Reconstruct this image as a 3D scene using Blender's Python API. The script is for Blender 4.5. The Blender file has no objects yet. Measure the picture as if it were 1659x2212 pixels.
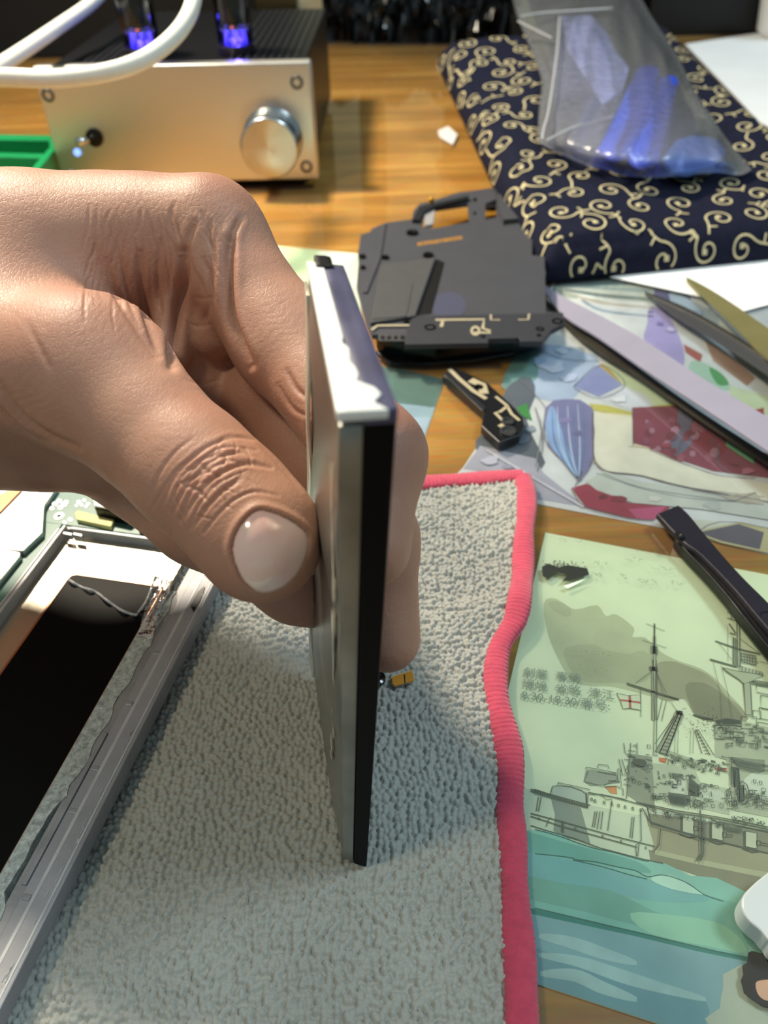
import bpy, bmesh, math, random
import numpy as np
from mathutils import Vector
random.seed(7); RNG = np.random.RandomState(11)
SC = bpy.context.scene
MM = 0.001
# ------------------------------------------------------------------ camera
H = 150.0; FPX = 1700.0; CX = 829.5; CY = 1106.0
pit = math.radians(41.2); rol = math.radians(1.53)
Fv = np.array([0, math.cos(pit), -math.sin(pit)])
R0 = np.array([1., 0, 0]); U0 = np.array([0, math.sin(pit), math.cos(pit)])
Rv = R0 * math.cos(rol) - U0 * math.sin(rol)
Uv = U0 * math.cos(rol) + R0 * math.sin(rol)
Cv = np.array([0, 0, H])
cam = bpy.data.cameras.new('camera'); camo = bpy.data.objects.new('camera', cam); SC.collection.objects.link(camo)
from mathutils import Matrix
camo.matrix_world = Matrix(((Rv[0], Uv[0], -Fv[0], 0), (Rv[1], Uv[1], -Fv[1], 0), (Rv[2], Uv[2], -Fv[2], H * MM), (0, 0, 0, 1)))
cam.sensor_fit = 'VERTICAL'; cam.sensor_height = 36; cam.lens = FPX / 2212 * 36
cam.clip_start = 0.005; cam.clip_end = 20
cam.dof.use_dof = True; cam.dof.focus_distance = 0.152; cam.dof.aperture_fstop = 20.0
SC.camera = camo
# ------------------------------------------------------------------ world, lights, exposure
wd = bpy.data.worlds.new('world'); SC.world = wd; wd.use_nodes = True
wd.node_tree.nodes['Background'].inputs[0].default_value = (0.46, 0.66, 0.74, 1)
wd.node_tree.nodes['Background'].inputs[1].default_value = 0.40
def area(name, loc, target, size, power, col, shape='DISK', sy=None):
    l = bpy.data.lights.new(name, 'AREA'); l.shape = shape; l.size = size * MM; l.energy = power; l.color = col
    if sy: l.size_y = sy * MM
    o = bpy.data.objects.new(name, l); SC.collection.objects.link(o)
    o.location = Vector(loc) * MM
    d = Vector(target) * MM - o.location
    o.rotation_euler = d.to_track_quat('-Z', 'Y').to_euler(); return o
area('desk_lamp_light', (-245, 478, 450), (0, 110, 30), 62, 5.6, (1.0, 0.87, 0.68))
area('ceiling_light', (-520, -120, 1120), (10, 110, 0), 150, 3.6, (1.0, 0.86, 0.60))
area('fill_light', (1050, 260, 1750), (60, 300, 0), 500, 15.0, (0.72, 0.90, 1.0), 'RECTANGLE', 400)  # added cool fill to lift the far side and the shade; no known lamp
SC.view_settings.view_transform = 'Standard'; SC.view_settings.look = 'None'
SC.view_settings.exposure = 0.0; SC.view_settings.gamma = 1.0
# ------------------------------------------------------------------ pixel helpers (photo pixel -> point on a real plane / depth)
def ray(x, y): return Fv + Rv * (x - CX) / FPX - Uv * (y - CY) / FPX
def PZ(x, y, Z): return Cv + ray(x, y) * Z
def P(x, y, z=0.):
    d = ray(x, y); return Cv + d * (z - H) / d[2]
def proj(q):
    v = q - Cv; Z = v @ Fv
    return CX + FPX * (v @ Rv) / Z, CY - FPX * (v @ Uv) / Z, Z
def TR(s, ox, oy): return lambda pts: [(ox + a / s, oy + b / s) for a, b in pts]
def lin(h):
    h = h.lstrip('#'); o = []
    for i in (0, 2, 4):
        c = int(h[i:i + 2], 16) / 255; o.append(c / 12.92 if c < 0.04045 else ((c + 0.055) / 1.055) ** 2.4)
    return o
# ------------------------------------------------------------------ materials
MC = {}
def mat(name, col, rough=0.5, metal=0., var=0.0, vs=300., bump=0., bs=1500., spec=0.5, trans=0., ior=1.45, emis=None, es=0., alpha=1., sss=0., aniso=0., coat=0., two=None):
    if name in MC: return MC[name]
    m = bpy.data.materials.new(name); m.use_nodes = True; nt = m.node_tree; N = nt.nodes; L = nt.links
    b = N['Principled BSDF']
    if isinstance(col, str): col = lin(col)
    c4 = (*col, 1)
    b.inputs['Base Color'].default_value = c4; b.inputs['Roughness'].default_value = rough
    b.inputs['Metallic'].default_value = metal; b.inputs['Specular IOR Level'].default_value = spec
    b.inputs['Transmission Weight'].default_value = trans; b.inputs['IOR'].default_value = ior
    b.inputs['Alpha'].default_value = alpha; b.inputs['Anisotropic'].default_value = aniso
    b.inputs['Coat Weight'].default_value = coat
    if emis: b.inputs['Emission Color'].default_value = (*emis, 1); b.inputs['Emission Strength'].default_value = es
    tc = N.new('ShaderNodeTexCoord')
    if var > 0 or two:
        n = N.new('ShaderNodeTexNoise'); n.inputs['Scale'].default_value = vs; n.inputs['Detail'].default_value = 5
        L.new(tc.outputs['Object'], n.inputs['Vector'])
        mx = N.new('ShaderNodeMix'); mx.data_type = 'RGBA'
        r = N.new('ShaderNodeMapRange'); r.inputs[1].default_value = 0.3; r.inputs[2].default_value = 0.7
        L.new(n.outputs['Fac'], r.inputs[0]); L.new(r.outputs[0], mx.inputs[0])
        if two:
            t2 = lin(two) if isinstance(two, str) else two
            mx.inputs[6].default_value = c4; mx.inputs[7].default_value = (*t2, 1)
        else:
            mx.inputs[6].default_value = tuple(min(1, c * (1 - var)) for c in c4[:3]) + (1,)
            mx.inputs[7].default_value = tuple(min(1, c * (1 + var)) for c in c4[:3]) + (1,)
        L.new(mx.outputs[2], b.inputs['Base Color'])
    if bump > 0:
        n2 = N.new('ShaderNodeTexNoise'); n2.inputs['Scale'].default_value = bs; n2.inputs['Detail'].default_value = 4
        L.new(tc.outputs['Object'], n2.inputs['Vector'])
        bp = N.new('ShaderNodeBump'); bp.inputs['Strength'].default_value = bump; bp.inputs['Distance'].default_value = 0.0004
        L.new(n2.outputs['Fac'], bp.inputs['Height']); L.new(bp.outputs[0], b.inputs['Normal'])
    MC[name] = m; return m
# ------------------------------------------------------------------ object helpers (all coordinates in mm)
def tag(o, label=None, cat=None, group=None, kind=None):
    if label: o['label'] = label
    if cat: o['category'] = cat
    if group: o['group'] = group
    if kind: o['kind'] = kind
    return o
def empty(name, loc, label, cat, group=None):
    o = bpy.data.objects.new(name, None); SC.collection.objects.link(o); o.location = Vector([float(c) for c in loc]) * MM
    o.empty_display_size = 0.01
    return tag(o, label, cat, group)
def mkobj(name, V, F, mats, parent=None, fm=None, smooth=False, bevel=0., seg=2, angle=35):
    V = np.asarray(V, float)
    org = np.array(parent.location) / MM if parent is not None and parent.type == 'EMPTY' else None
    if parent is not None and parent.type == 'MESH': org = np.array(parent['_org'])
    if parent is None:
        org = V.mean(0) * [1, 1, 0] + [0, 0, V[:, 2].min()]
    me = bpy.data.meshes.new(name)
    me.from_pydata([tuple(v) for v in (V - org) * MM], [], [tuple(int(i) for i in f) for f in F])
    if not isinstance(mats, (list, tuple)): mats = [mats]
    for m in mats: me.materials.append(m)
    if fm is not None: me.polygons.foreach_set('material_index', np.asarray(fm, dtype=np.int32))
    if smooth: me.polygons.foreach_set('use_smooth', np.ones(len(me.polygons), dtype=bool))
    me.validate(); me.update()
    o = bpy.data.objects.new(name, me); SC.collection.objects.link(o)
    o['_org'] = [float(c) for c in org]
    if parent is not None: o.parent = parent
    else: o.location = Vector([float(c) for c in org]) * MM
    if bevel > 0:
        bm = o.modifiers.new('bevel', 'BEVEL'); bm.width = bevel * MM; bm.segments = seg; bm.limit_method = 'ANGLE'; bm.angle_limit = math.radians(angle)
    return o
class MB:
    def __init__(s): s.V = []; s.F = []; s.M = []
    def add(s, V, F, m=0):
        k = len(s.V); s.V += [tuple(v) for v in V]; s.F += [[i + k for i in f] for f in F]; s.M += [m] * len(F); return s
    def box(s, lo, hi, m=0):
        x0, y0, z0 = lo; x1, y1, z1 = hi
        return s.add([(x0, y0, z0), (x1, y0, z0), (x1, y1, z0), (x0, y1, z0), (x0, y0, z1), (x1, y0, z1), (x1, y1, z1), (x0, y1, z1)],
                     [(0, 3, 2, 1), (4, 5, 6, 7), (0, 1, 5, 4), (1, 2, 6, 5), (2, 3, 7, 6), (3, 0, 4, 7)], m)
    def hexa(s, c, m=0):   # 4 bottom (ccw) + 4 top points
        return s.add(c, [(0, 3, 2, 1), (4, 5, 6, 7), (0, 1, 5, 4), (1, 2, 6, 5), (2, 3, 7, 6), (3, 0, 4, 7)], m)
    def prism(s, pts, z0, z1, m=0):
        pts = [(p[0], p[1]) for p in pts]
        a = sum(pts[i - 1][0] * pts[i][1] - pts[i][0] * pts[i - 1][1] for i in range(len(pts)))
        if a < 0: pts = pts[::-1]
        n = len(pts)
        V = [(x, y, z0) for x, y in pts] + [(x, y, z1) for x, y in pts]
        return s.add(V, [list(range(n))[::-1], [n + i for i in range(n)]] + [[i, (i + 1) % n, n + (i + 1) % n, n + i] for i in range(n)], m)
    def flat(s, pts, m=0):
        pts = [tuple(p) for p in pts]
        a = sum(pts[i - 1][0] * pts[i][1] - pts[i][0] * pts[i - 1][1] for i in range(len(pts)))
        if a < 0: pts = pts[::-1]
        return s.add(pts, [list(range(len(pts)))], m)
    def tube(s, path, r, n=12, m=0, caps=True):
        path = [np.array(p, float) for p in path]; rr = r if hasattr(r, '__len__') else [r] * len(path)
        up = np.array([0, 0, 1.]); V = []; F = []
        for i, p in enumerate(path):
            t = path[min(i + 1, len(path) - 1)] - path[max(i - 1, 0)]; t /= np.linalg.norm(t) + 1e-9
            a = np.cross(t, up)
            if np.linalg.norm(a) < 1e-3: a = np.array([1., 0, 0])
            a /= np.linalg.norm(a); b = np.cross(a, t)
            for k in range(n):
                w = 2 * math.pi * k / n; V.append(p + rr[i] * (a * math.cos(w) + b * math.sin(w)))
        for i in range(len(path) - 1):
            for k in range(n):
                F.append([i * n + k, (i + 1) * n + k, (i + 1) * n + (k + 1) % n, i * n + (k + 1) % n])
        if caps: F.append(list(range(n))); F.append([(len(path) - 1) * n + k for k in range(n)][::-1])
        return s.add(V, F, m)
    def lathe(s, c, ax, prof, n=32, m=0):   # prof: (radius, distance along ax)
        ax = np.array(ax, float); ax /= np.linalg.norm(ax)
        a = np.cross(ax, [0, 0, 1.]);
        if np.linalg.norm(a) < 1e-3: a = np.array([1., 0, 0])
        a /= np.linalg.norm(a); b = np.cross(ax, a); V = []; F = []
        for r, d in prof:
            for k in range(n):
                w = 2 * math.pi * k / n; V.append(np.array(c) + ax * d + r * (a * math.cos(w) + b * math.sin(w)))
        for i in range(len(prof) - 1):
            for k in range(n): F.append([i * n + k, i * n + (k + 1) % n, (i + 1) * n + (k + 1) % n, (i + 1) * n + k])
        F.append([(len(prof) - 1) * n + k for k in range(n)]); F.append(list(range(n))[::-1])
        return s.add(V, F, m)
    def strip(s, pts, w, m=0, taper=False):   # flat stroke on a plane, pts 3-D with z
        pts = [np.array(p, float) for p in pts]; n = len(pts); V = []
        for i, p in enumerate(pts):
            t = pts[min(i + 1, n - 1)] - pts[max(i - 1, 0)]; t[2] = 0; t /= np.linalg.norm(t) + 1e-9
            ww = w / 2 * (1 if not taper else (0.12 + 0.88 * math.sin(math.pi * min(1, (i + .5) / n)) ** .7))
            nn = np.array([-t[1], t[0], 0]) * ww; V += [p + nn, p - nn]
        return s.add(V, [[2 * i, 2 * i + 1, 2 * i + 3, 2 * i + 2] for i in range(n - 1)], m)
    def build(s, name, mats, parent=None, **k): return mkobj(name, s.V, s.F, mats, parent, fm=s.M, **k)
def spl(pts, n=6, closed=False):
    pts = [np.array(p, float) for p in pts]; N = len(pts); out = []
    for i in range(N if closed else N - 1):
        p0 = pts[i - 1] if (closed or i > 0) else pts[0]; p1 = pts[i]; p2 = pts[(i + 1) % N]
        p3 = pts[(i + 2) % N] if (closed or i + 2 < N) else pts[-1]
        for k in range(n):
            t = k / n; out.append(0.5 * ((2 * p1) + (-p0 + p2) * t + (2 * p0 - 5 * p1 + 4 * p2 - p3) * t * t + (-p0 + 3 * p1 - 3 * p2 + p3) * t ** 3))
    if not closed: out.append(pts[-1])
    return [tuple(o) for o in out]
def w2(pts, z): return [P(a, b, z) for a, b in pts]
def solid(outline, holes, z0, z1, name, mats, parent=None, bevel=0.25):   # outline/holes in photo pixels at height z1
    cu = bpy.data.curves.new('t', 'CURVE'); cu.dimensions = '2D'; cu.fill_mode = 'BOTH'; cu.extrude = (z1 - z0) / 2 * MM
    for loop in [outline] + holes:
        q = w2(loop, z1); sp = cu.splines.new('POLY'); sp.points.add(len(q) - 1)
        for i, p in enumerate(q): sp.points[i].co = (p[0] * MM, p[1] * MM, 0, 1)
        sp.use_cyclic_u = True
    t = bpy.data.objects.new('t', cu); SC.collection.objects.link(t)
    dg = bpy.context.evaluated_depsgraph_get(); me = bpy.data.meshes.new_from_object(t.evaluated_get(dg))
    V = np.empty(len(me.vertices) * 3); me.vertices.foreach_get('co', V); V = V.reshape(-1, 3) / MM; V[:, 2] += (z0 + z1) / 2
    F = [list(p.vertices) for p in me.polygons]
    bpy.data.objects.remove(t); bpy.data.curves.remove(cu); bpy.data.meshes.remove(me)
    bm = bmesh.new(); vs = [bm.verts.new(v) for v in V]
    for f in F:
        try: bm.faces.new([vs[i] for i in f])
        except Exception: pass
    bmesh.ops.remove_doubles(bm, verts=bm.verts, dist=0.01)
    bmesh.ops.dissolve_limit(bm, angle_limit=0.01, verts=bm.verts, edges=bm.edges)
    bm.verts.ensure_lookup_table(); bm.verts.index_update()
    V = [tuple(v.co) for v in bm.verts]; F = [[v.index for v in f.verts] for f in bm.faces]; bm.free()
    return mkobj(name, V, F, mats, parent, bevel=bevel, angle=50)
def circ(cx, cy, r, n=20, ry=None):
    ry = ry or r; return [(cx + r * math.cos(2 * math.pi * i / n), cy + ry * math.sin(2 * math.pi * i / n)) for i in range(n)]
def clip_poly(pts, poly):
    c = sum(p[0] for p in poly) / len(poly), sum(p[1] for p in poly) / len(poly)
    for i in range(len(poly)):
        a = poly[i - 1]; b = poly[i]; f = lambda p: (b[0] - a[0]) * (p[1] - a[1]) - (b[1] - a[1]) * (p[0] - a[0])
        sg = 1 if f(c) > 0 else -1; out = []
        for k in range(len(pts)):
            p = pts[k - 1]; q = pts[k]; fp_ = f(p) * sg; fq = f(q) * sg
            if (fp_ >= 0) != (fq >= 0): t = fp_ / (fp_ - fq); out.append(np.array(p) + (np.array(q) - np.array(p)) * t)
            if fq >= 0: out.append(q)
        pts = out
        if len(pts) < 3: return []
    return pts
class Art:   # printed sheet: thin paper slab plus printed colour fields and ink strokes, all one mesh
    def __init__(s, z): s.mb = MB(); s.mats = []; s.z = z; s.k = 0; s.ids = {}; s.rect = None; s.wk = 1.0; s.ext = 55
    def m(s, col, **kw):
        if col not in s.ids:
            s.ids[col] = len(s.mats); s.mats.append(mat('print_' + col, col, 0.6, var=kw.get('var', 0.10), vs=90))
        return s.ids[col]
    def fill(s, pts, col, smooth=0, **kw):
        pts = [(x + 260, y + s.ext) if x >= 1654 else (x, y) for x, y in pts]
        if smooth: pts = spl(pts, smooth, True)
        s.k += 1; q = w2(pts, s.z + 0.006 * s.k)
        if s.rect is not None: q = clip_poly(q, s.rect)
        if len(q) > 2: s.mb.flat(q, s.m(col, **kw))
        return s
    def ink(s, pts, w=0.25, col='5f6c5a', smooth=0, taper=False):
        pts = [(x + 260, y + s.ext) if x >= 1654 else (x, y) for x, y in pts]
        if smooth: pts = spl(pts, smooth)
        q = w2(pts, s.z + 0.006 * (s.k + 2))
        if s.rect is not None and any(len(clip_poly([p, p + [.01, 0, 0], p + [0, .01, 0]], s.rect)) < 3 for p in (q[0], q[-1])): return s
        s.mb.strip(q, w * (s.wk if w < 1.2 else 1), s.m(col, var=0.25), taper); return s
    def loop(s, pts, w=0.22, col='5f6c5a'): return s.ink(list(pts) + [pts[0]], w, col)
# ------------------------------------------------------------------ setting
def wood_mat():
    m = bpy.data.materials.new('desk_wood'); m.use_nodes = True; nt = m.node_tree; N = nt.nodes; L = nt.links; b = N['Principled BSDF']
    tc = N.new('ShaderNodeTexCoord'); mp = N.new('ShaderNodeMapping'); mp.inputs['Scale'].default_value = (3, 28, 10); mp.inputs['Rotation'].default_value = (0, 0, 0.06)
    L.new(tc.outputs['Object'], mp.inputs[0])
    n1 = N.new('ShaderNodeTexNoise'); n1.inputs['Scale'].default_value = 2.2; n1.inputs['Detail'].default_value = 8; n1.inputs['Distortion'].default_value = 0.8
    L.new(mp.outputs[0], n1.inputs['Vector'])
    cr = N.new('ShaderNodeValToRGB'); e = cr.color_ramp.elements
    e[0].position = 0.32; e[0].color = (*lin('96703c'), 1); e[1].position = 0.68; e[1].color = (*lin('d0a566'), 1)
    k = e.new(0.5); k.color = (*lin('b88a4e'), 1)
    L.new(n1.outputs['Fac'], cr.inputs[0])
    n2 = N.new('ShaderNodeTexNoise'); n2.inputs['Scale'].default_value = 25; n2.inputs['Detail'].default_value = 6
    L.new(mp.outputs[0], n2.inputs['Vector'])
    mx = N.new('ShaderNodeMix'); mx.data_type = 'RGBA'; mx.blend_type = 'MULTIPLY'; mx.inputs[0].default_value = 0.55
    L.new(cr.outputs[0], mx.inputs[6]); L.new(n2.outputs['Color'], mx.inputs[7])
    hs = N.new('ShaderNodeHueSaturation'); hs.inputs['Value'].default_value = 1.2; hs.inputs['Saturation'].default_value = 1.15
    L.new(mx.outputs[2], hs.inputs['Color']); L.new(hs.outputs[0], b.inputs['Base Color'])
    b.inputs['Roughness'].default_value = 0.45; return m
tag(MB().box((-700, -180, -30), (800, 1250, 0)).build('desk', wood_mat(), bevel=2), 'wooden desk with orange-brown grain under a glossy clear sheet', 'desk')
def film_mat(name, tint, gloss_rough=0.06, haze=0.0, bump=0.0, bs=60., hazecol=(0.8, 0.82, 0.85), ior=1.5, fres=1.0):
    m = bpy.data.materials.new(name); m.use_nodes = True; nt = m.node_tree; N = nt.nodes; L = nt.links; N.remove(N['Principled BSDF'])
    out = N['Material Output']; tr = N.new('ShaderNodeBsdfTransparent'); tr.inputs[0].default_value = (*tint, 1)
    gl = N.new('ShaderNodeBsdfGlossy'); gl.inputs['Roughness'].default_value = gloss_rough
    fr = N.new('ShaderNodeFresnel'); fr.inputs['IOR'].default_value = ior
    df = N.new('ShaderNodeBsdfDiffuse'); df.inputs[0].default_value = (*hazecol, 1)
    m1 = N.new('ShaderNodeMixShader'); m1.inputs[0].default_value = haze
    L.new(tr.outputs[0], m1.inputs[1]); L.new(df.outputs[0], m1.inputs[2])
    m2 = N.new('ShaderNodeMixShader'); ml = N.new('ShaderNodeMath'); ml.operation = 'MULTIPLY'; ml.inputs[1].default_value = fres
    L.new(fr.outputs[0], ml.inputs[0]); L.new(ml.outputs[0], m2.inputs[0])
    L.new(m1.outputs[0], m2.inputs[1]); L.new(gl.outputs[0], m2.inputs[2]); L.new(m2.outputs[0], out.inputs[0])
    if bump > 0:
        tc = N.new('ShaderNodeTexCoord'); n = N.new('ShaderNodeTexNoise'); n.inputs['Scale'].default_value = bs; n.inputs['Detail'].default_value = 3
        L.new(tc.outputs['Object'], n.inputs['Vector']); bp = N.new('ShaderNodeBump'); bp.inputs['Strength'].default_value = bump; bp.inputs['Distance'].default_value = 0.001
        L.new(n.outputs['Fac'], bp.inputs['Height']); L.new(bp.outputs[0], gl.inputs['Normal']); L.new(bp.outputs[0], fr.inputs['Normal'])
    return m
MZ = 1.5   # top of the clear mat
mat_film = film_mat('clear_mat', (0.97, 0.985, 0.975), 0.03, 0.03, 0.25, 14., fres=0.8)
V = [(-690, -175, MZ), (790, -175, MZ), (790, 1240, MZ), (-690, 1240, MZ)]
tag(mkobj('desk_mat', V + [(a, b, 0.9) for a, b, c in V], [(0, 1, 2, 3), (0, 4, 5, 1), (1, 5, 6, 2), (2, 6, 7, 3), (3, 7, 4, 0)], mat_film),
    'clear glossy plastic sheet covering the desk and the prints', 'desk mat')
tag(MB().box((-1500, 1290, -700), (1500, 1330, 1900)).build('wall_back', mat('wall_dark', '2e2a26', 0.8, var=0.1, vs=3)), kind='structure')
tag(MB().box((-1500, -900, -720), (1500, 1330, -700)).build('floor', mat('floor_brown', '4a3a2c', 0.6, var=0.15, vs=5)), kind='structure')
# ------------------------------------------------------------------ prints lying under the clear sheet
# battleship postcard
sh = Art(0.25)
TL = P(1178, 1150, .3); ex = np.array([math.cos(math.radians(-18.5)), math.sin(math.radians(-18.5)), 0]); ey = np.array([math.sin(math.radians(-18.5)), -math.cos(math.radians(-18.5)), 0])
def shp(a, b, z=.25): return TL * [1, 1, 0] + ex * a + ey * b + [0, 0, z]
sh.m('e4f0cc', var=.04)
hh_ = float((P(1155, 2125, .25) - TL) @ ey); c4 = [shp(0, 0), shp(98, 0), shp(98, hh_), shp(0, hh_)]; sh.rect = [c[:2] for c in c4]; sh.wk = .62
sh.mb.prism([c[:2] for c in c4], 0.05, 0.25, 0)
A = TR(2.865, 1080, 1060); B2 = TR(2.865, 1080, 1460); C2 = TR(2.68, 1040, 1760)
S1 = TR(6.636, 1150, 1600); S3 = TR(6.405, 1400, 1300); S4 = TR(5.043, 1330, 1560)
# smoke
sh.fill(A([(270, 700), (330, 665), (400, 700), (470, 735), (600, 708), (655, 775), (720, 765), (830, 850), (820, 905), (900, 910), (1000, 1000), (1110, 1055), (1230, 1095), (1330, 1160), (1420, 1260), (1510, 1360), (1500, 1433), (1250, 1420), (1180, 1350), (1130, 1290), (1050, 1310), (960, 1280), (700, 1215), (560, 1210), (450, 1180), (380, 1080), (300, 900)]), 'bfc8a2', 3)
sh.fill(A([(400, 980), (560, 950), (640, 980), (720, 1000), (800, 1010), (880, 990), (960, 1060), (900, 1180), (700, 1190), (520, 1180), (430, 1100)]), 'b2ba96', 3)
sh.fill(A([(960, 1085), (1060, 1055), (1160, 1085), (1270, 1130), (1340, 1190), (1400, 1270), (1500, 1350), (1520, 1433), (1280, 1425), (1190, 1370), (1150, 1290), (1060, 1300), (970, 1270)]), 'a2a585', 3)
sh.fill(A([(1150, 1200), (1260, 1190), (1350, 1240), (1430, 1310), (1500, 1420), (1260, 1420), (1180, 1330)]), '8c9072', 3)
sh.fill(A([(300, 690), (380, 690), (440, 740), (420, 780), (330, 740)]), 'b3bb98', 3)
# hull
sh.fill(B2([(-50, 640), (330, 740), (560, 800), (850, 860), (960, 830), (1659, 900), (1659, 1310), (1540, 1345), (1200, 1230), (900, 1145), (700, 1090), (500, 1040), (-50, 880)]), 'cfdcc0')
sh.fill(B2([(315, 760), (500, 815), (540, 960), (560, 1040), (400, 1000), (330, 960), (340, 860)]), '8e9b8a')
sh.fill(B2([(900, 860), (1659, 960), (1659, 1310), (1520, 1345), (1200, 1230), (930, 1140), (950, 1040)]), 'a8a886')
sh.fill(B2([(920, 1075), (1200, 1150), (1659, 1240), (1659, 1310), (1530, 1345), (1200, 1230), (930, 1140)]), '8f9072')
sh.fill(B2([(960, 1075), (1200, 1130), (1659, 1200), (1659, 1245), (1220, 1165), (960, 1105)]), 'bcc09a')
sh.fill(B2([(1659, 905), (1659, 1090), (1500, 1070), (1110, 960), (940, 920), (920, 850)]), '8d9076')
# superstructure blocks
sh.fill(B2([(800, 480), (940, 500), (960, 850), (790, 740)]), '9aa38a'); sh.fill(B2([(940, 540), (1200, 560), (1240, 660), (1420, 700), (1420, 860), (960, 760)]), 'c3cfb0')
sh.fill(B2([(1060, 620), (1150, 630), (1145, 730), (1055, 720)]), 'dbe6cf'); sh.fill(B2([(1240, 680), (1330, 690), (1390, 730), (1390, 780), (1240, 750)]), 'd5e0c6')
sh.fill(B2([(1040, 720), (1180, 740), (1180, 800), (1050, 780)]), '6d7763'); sh.fill(B2([(1170, 620), (1235, 680), (1235, 750), (1165, 740)]), '67705d')
sh.fill(B2([(1330, 290), (1500, 280), (1659, 330), (1659, 860), (1430, 830), (1430, 700), (1400, 520), (1330, 500)]), 'b9c3a4')
sh.fill(B2([(1410, 500), (1640, 520), (1640, 590), (1560, 600), (1470, 570)]), '8a947c'); sh.fill(B2([(1430, 560), (1480, 570), (1490, 680), (1450, 690)]), '525d50')
sh.fill(B2([(1560, 600), (1659, 560), (1659, 700), (1600, 760), (1520, 700), (1510, 640)]), 'd9e4cc')
sh.fill(B2([(530, 590), (720, 600), (740, 660), (560, 680), (520, 650)]), 'a4ad97'); sh.fill(B2([(325, 685), (440, 680), (540, 720), (535, 790), (320, 735)]), 'b8c7b4')
sh.fill(B2([(650, 685), (720, 680), (725, 730), (685, 725)]), 'e09a5c', var=.05); sh.fill(B2([(985, 505), (1030, 510), (1028, 540), (985, 528)]), 'd97f4e', var=.05); sh.fill(B2([(1330, 565), (1405, 570), (1400, 592), (1335, 582)]), 'd97f4e', var=.05)
for x, y in ((1130, 870), (1310, 910), (1520, 960)):
    sh.fill(B2([(x, y), (x + 70, y + 14), (x + 70, y + 110), (x, y + 95)]), 'ccd3b4'); sh.fill(B2([(x - 12, y), (x, y), (x, y + 95), (x - 12, y + 90)]), '59624f')
    sh.loop(B2([(x, y), (x + 70, y + 14), (x + 70, y + 110), (x, y + 95)]), .28); sh.loop(B2([(x + 68, y + 60), (x + 92, y + 60), (x + 92, y + 88), (x + 68, y + 88)]), .25)
    sh.ink(B2([(x + 92, y + 70), (x + 130, y + 74), (x + 128, y + 86), (x + 92, y + 84)]), .22)
    sh.ink(B2([(x - 20, y + 108), (x + 40, y + 130), (x + 84, y + 126)]), .45, '59624f')
# sea
sh.fill(B2([(-100, 930), (330, 965), (500, 1040), (700, 1090), (900, 1145), (1020, 1160), (1180, 1235), (1340, 1250), (1540, 1345), (1480, 1400), (1659, 1433), (1659, 1900), (-100, 1900)]), '8fc6b4')
sh.fill(C2([(0, 30), (560, 180), (740, 250), (960, 370), (1240, 450), (1520, 520), (1640, 700), (1659, 800), (1300, 780), (900, 670), (0, 480)]), '86bfae', 0)
sh.fill(C2([(100, 60), (520, 170), (640, 200), (900, 270), (980, 340), (760, 300), (520, 255), (100, 180)]), '74b0a0', 3)
sh.fill(C2([(100, 200), (520, 262), (700, 300), (900, 360), (1250, 450), (1300, 500), (1000, 500), (700, 440), (100, 310)]), '7fb6b2', 3)
sh.fill(C2([(100, 330), (500, 400), (760, 440), (1000, 560), (1300, 640), (1380, 690), (1200, 690), (900, 640), (600, 560), (100, 440)]), '79ae9c', 2)
sh.fill(C2([(860, 570), (1100, 580), (1350, 620), (1480, 700), (1530, 800), (1300, 760), (980, 690)]), '9acdb0', 3)
sh.fill(C2([(0, 478), (900, 675), (1300, 775), (1540, 820), (1540, 850), (1250, 790), (900, 705), (0, 512)]), '3f8577')
sh.fill(C2([(0, 512), (900, 705), (1250, 790), (1700, 880), (1700, 1300), (900, 1500), (0, 1300)]), '86adb0')
sh.fill(C2([(100, 740), (520, 850), (800, 930), (1050, 1000), (1300, 1080), (1300, 1211), (1200, 1400), (100, 1200)]), '719ca2', 2)
for pl in ([(330, 700), (520, 740), (700, 800), (900, 860)], [(330, 810), (560, 850), (800, 930), (1000, 990), (1300, 1070)], [(340, 920), (540, 930), (700, 1000), (900, 1070)]): sh.ink(C2(pl), 2.2, 'a2c2be', 5, True)
sh.fill(C2([(1660, 780), (1500, 870), (1400, 1000), (1380, 1120), (1340, 1250), (1700, 1300), (1700, 760)]), 'b7c0ab', 2)
sh.fill(C2([(1040, 345), (1120, 360), (1240, 430), (1280, 462), (1100, 430), (980, 375)]), 'bfe3cf', 3)
for pl in ([(310, 85), (440, 120), (640, 190), (760, 215), (930, 262), (970, 268)], [(310, 225), (500, 245), (560, 262), (660, 272), (780, 300), (890, 322), (960, 358), (1040, 348), (1110, 362), (1200, 400), (1290, 462), (1400, 500)], [(530, 262), (700, 300), (850, 345), (960, 372)], [(310, 540), (900, 680), (1300, 775), (1530, 830)]): sh.ink(C2(pl), .28, '3c6b5e', 3)
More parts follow.
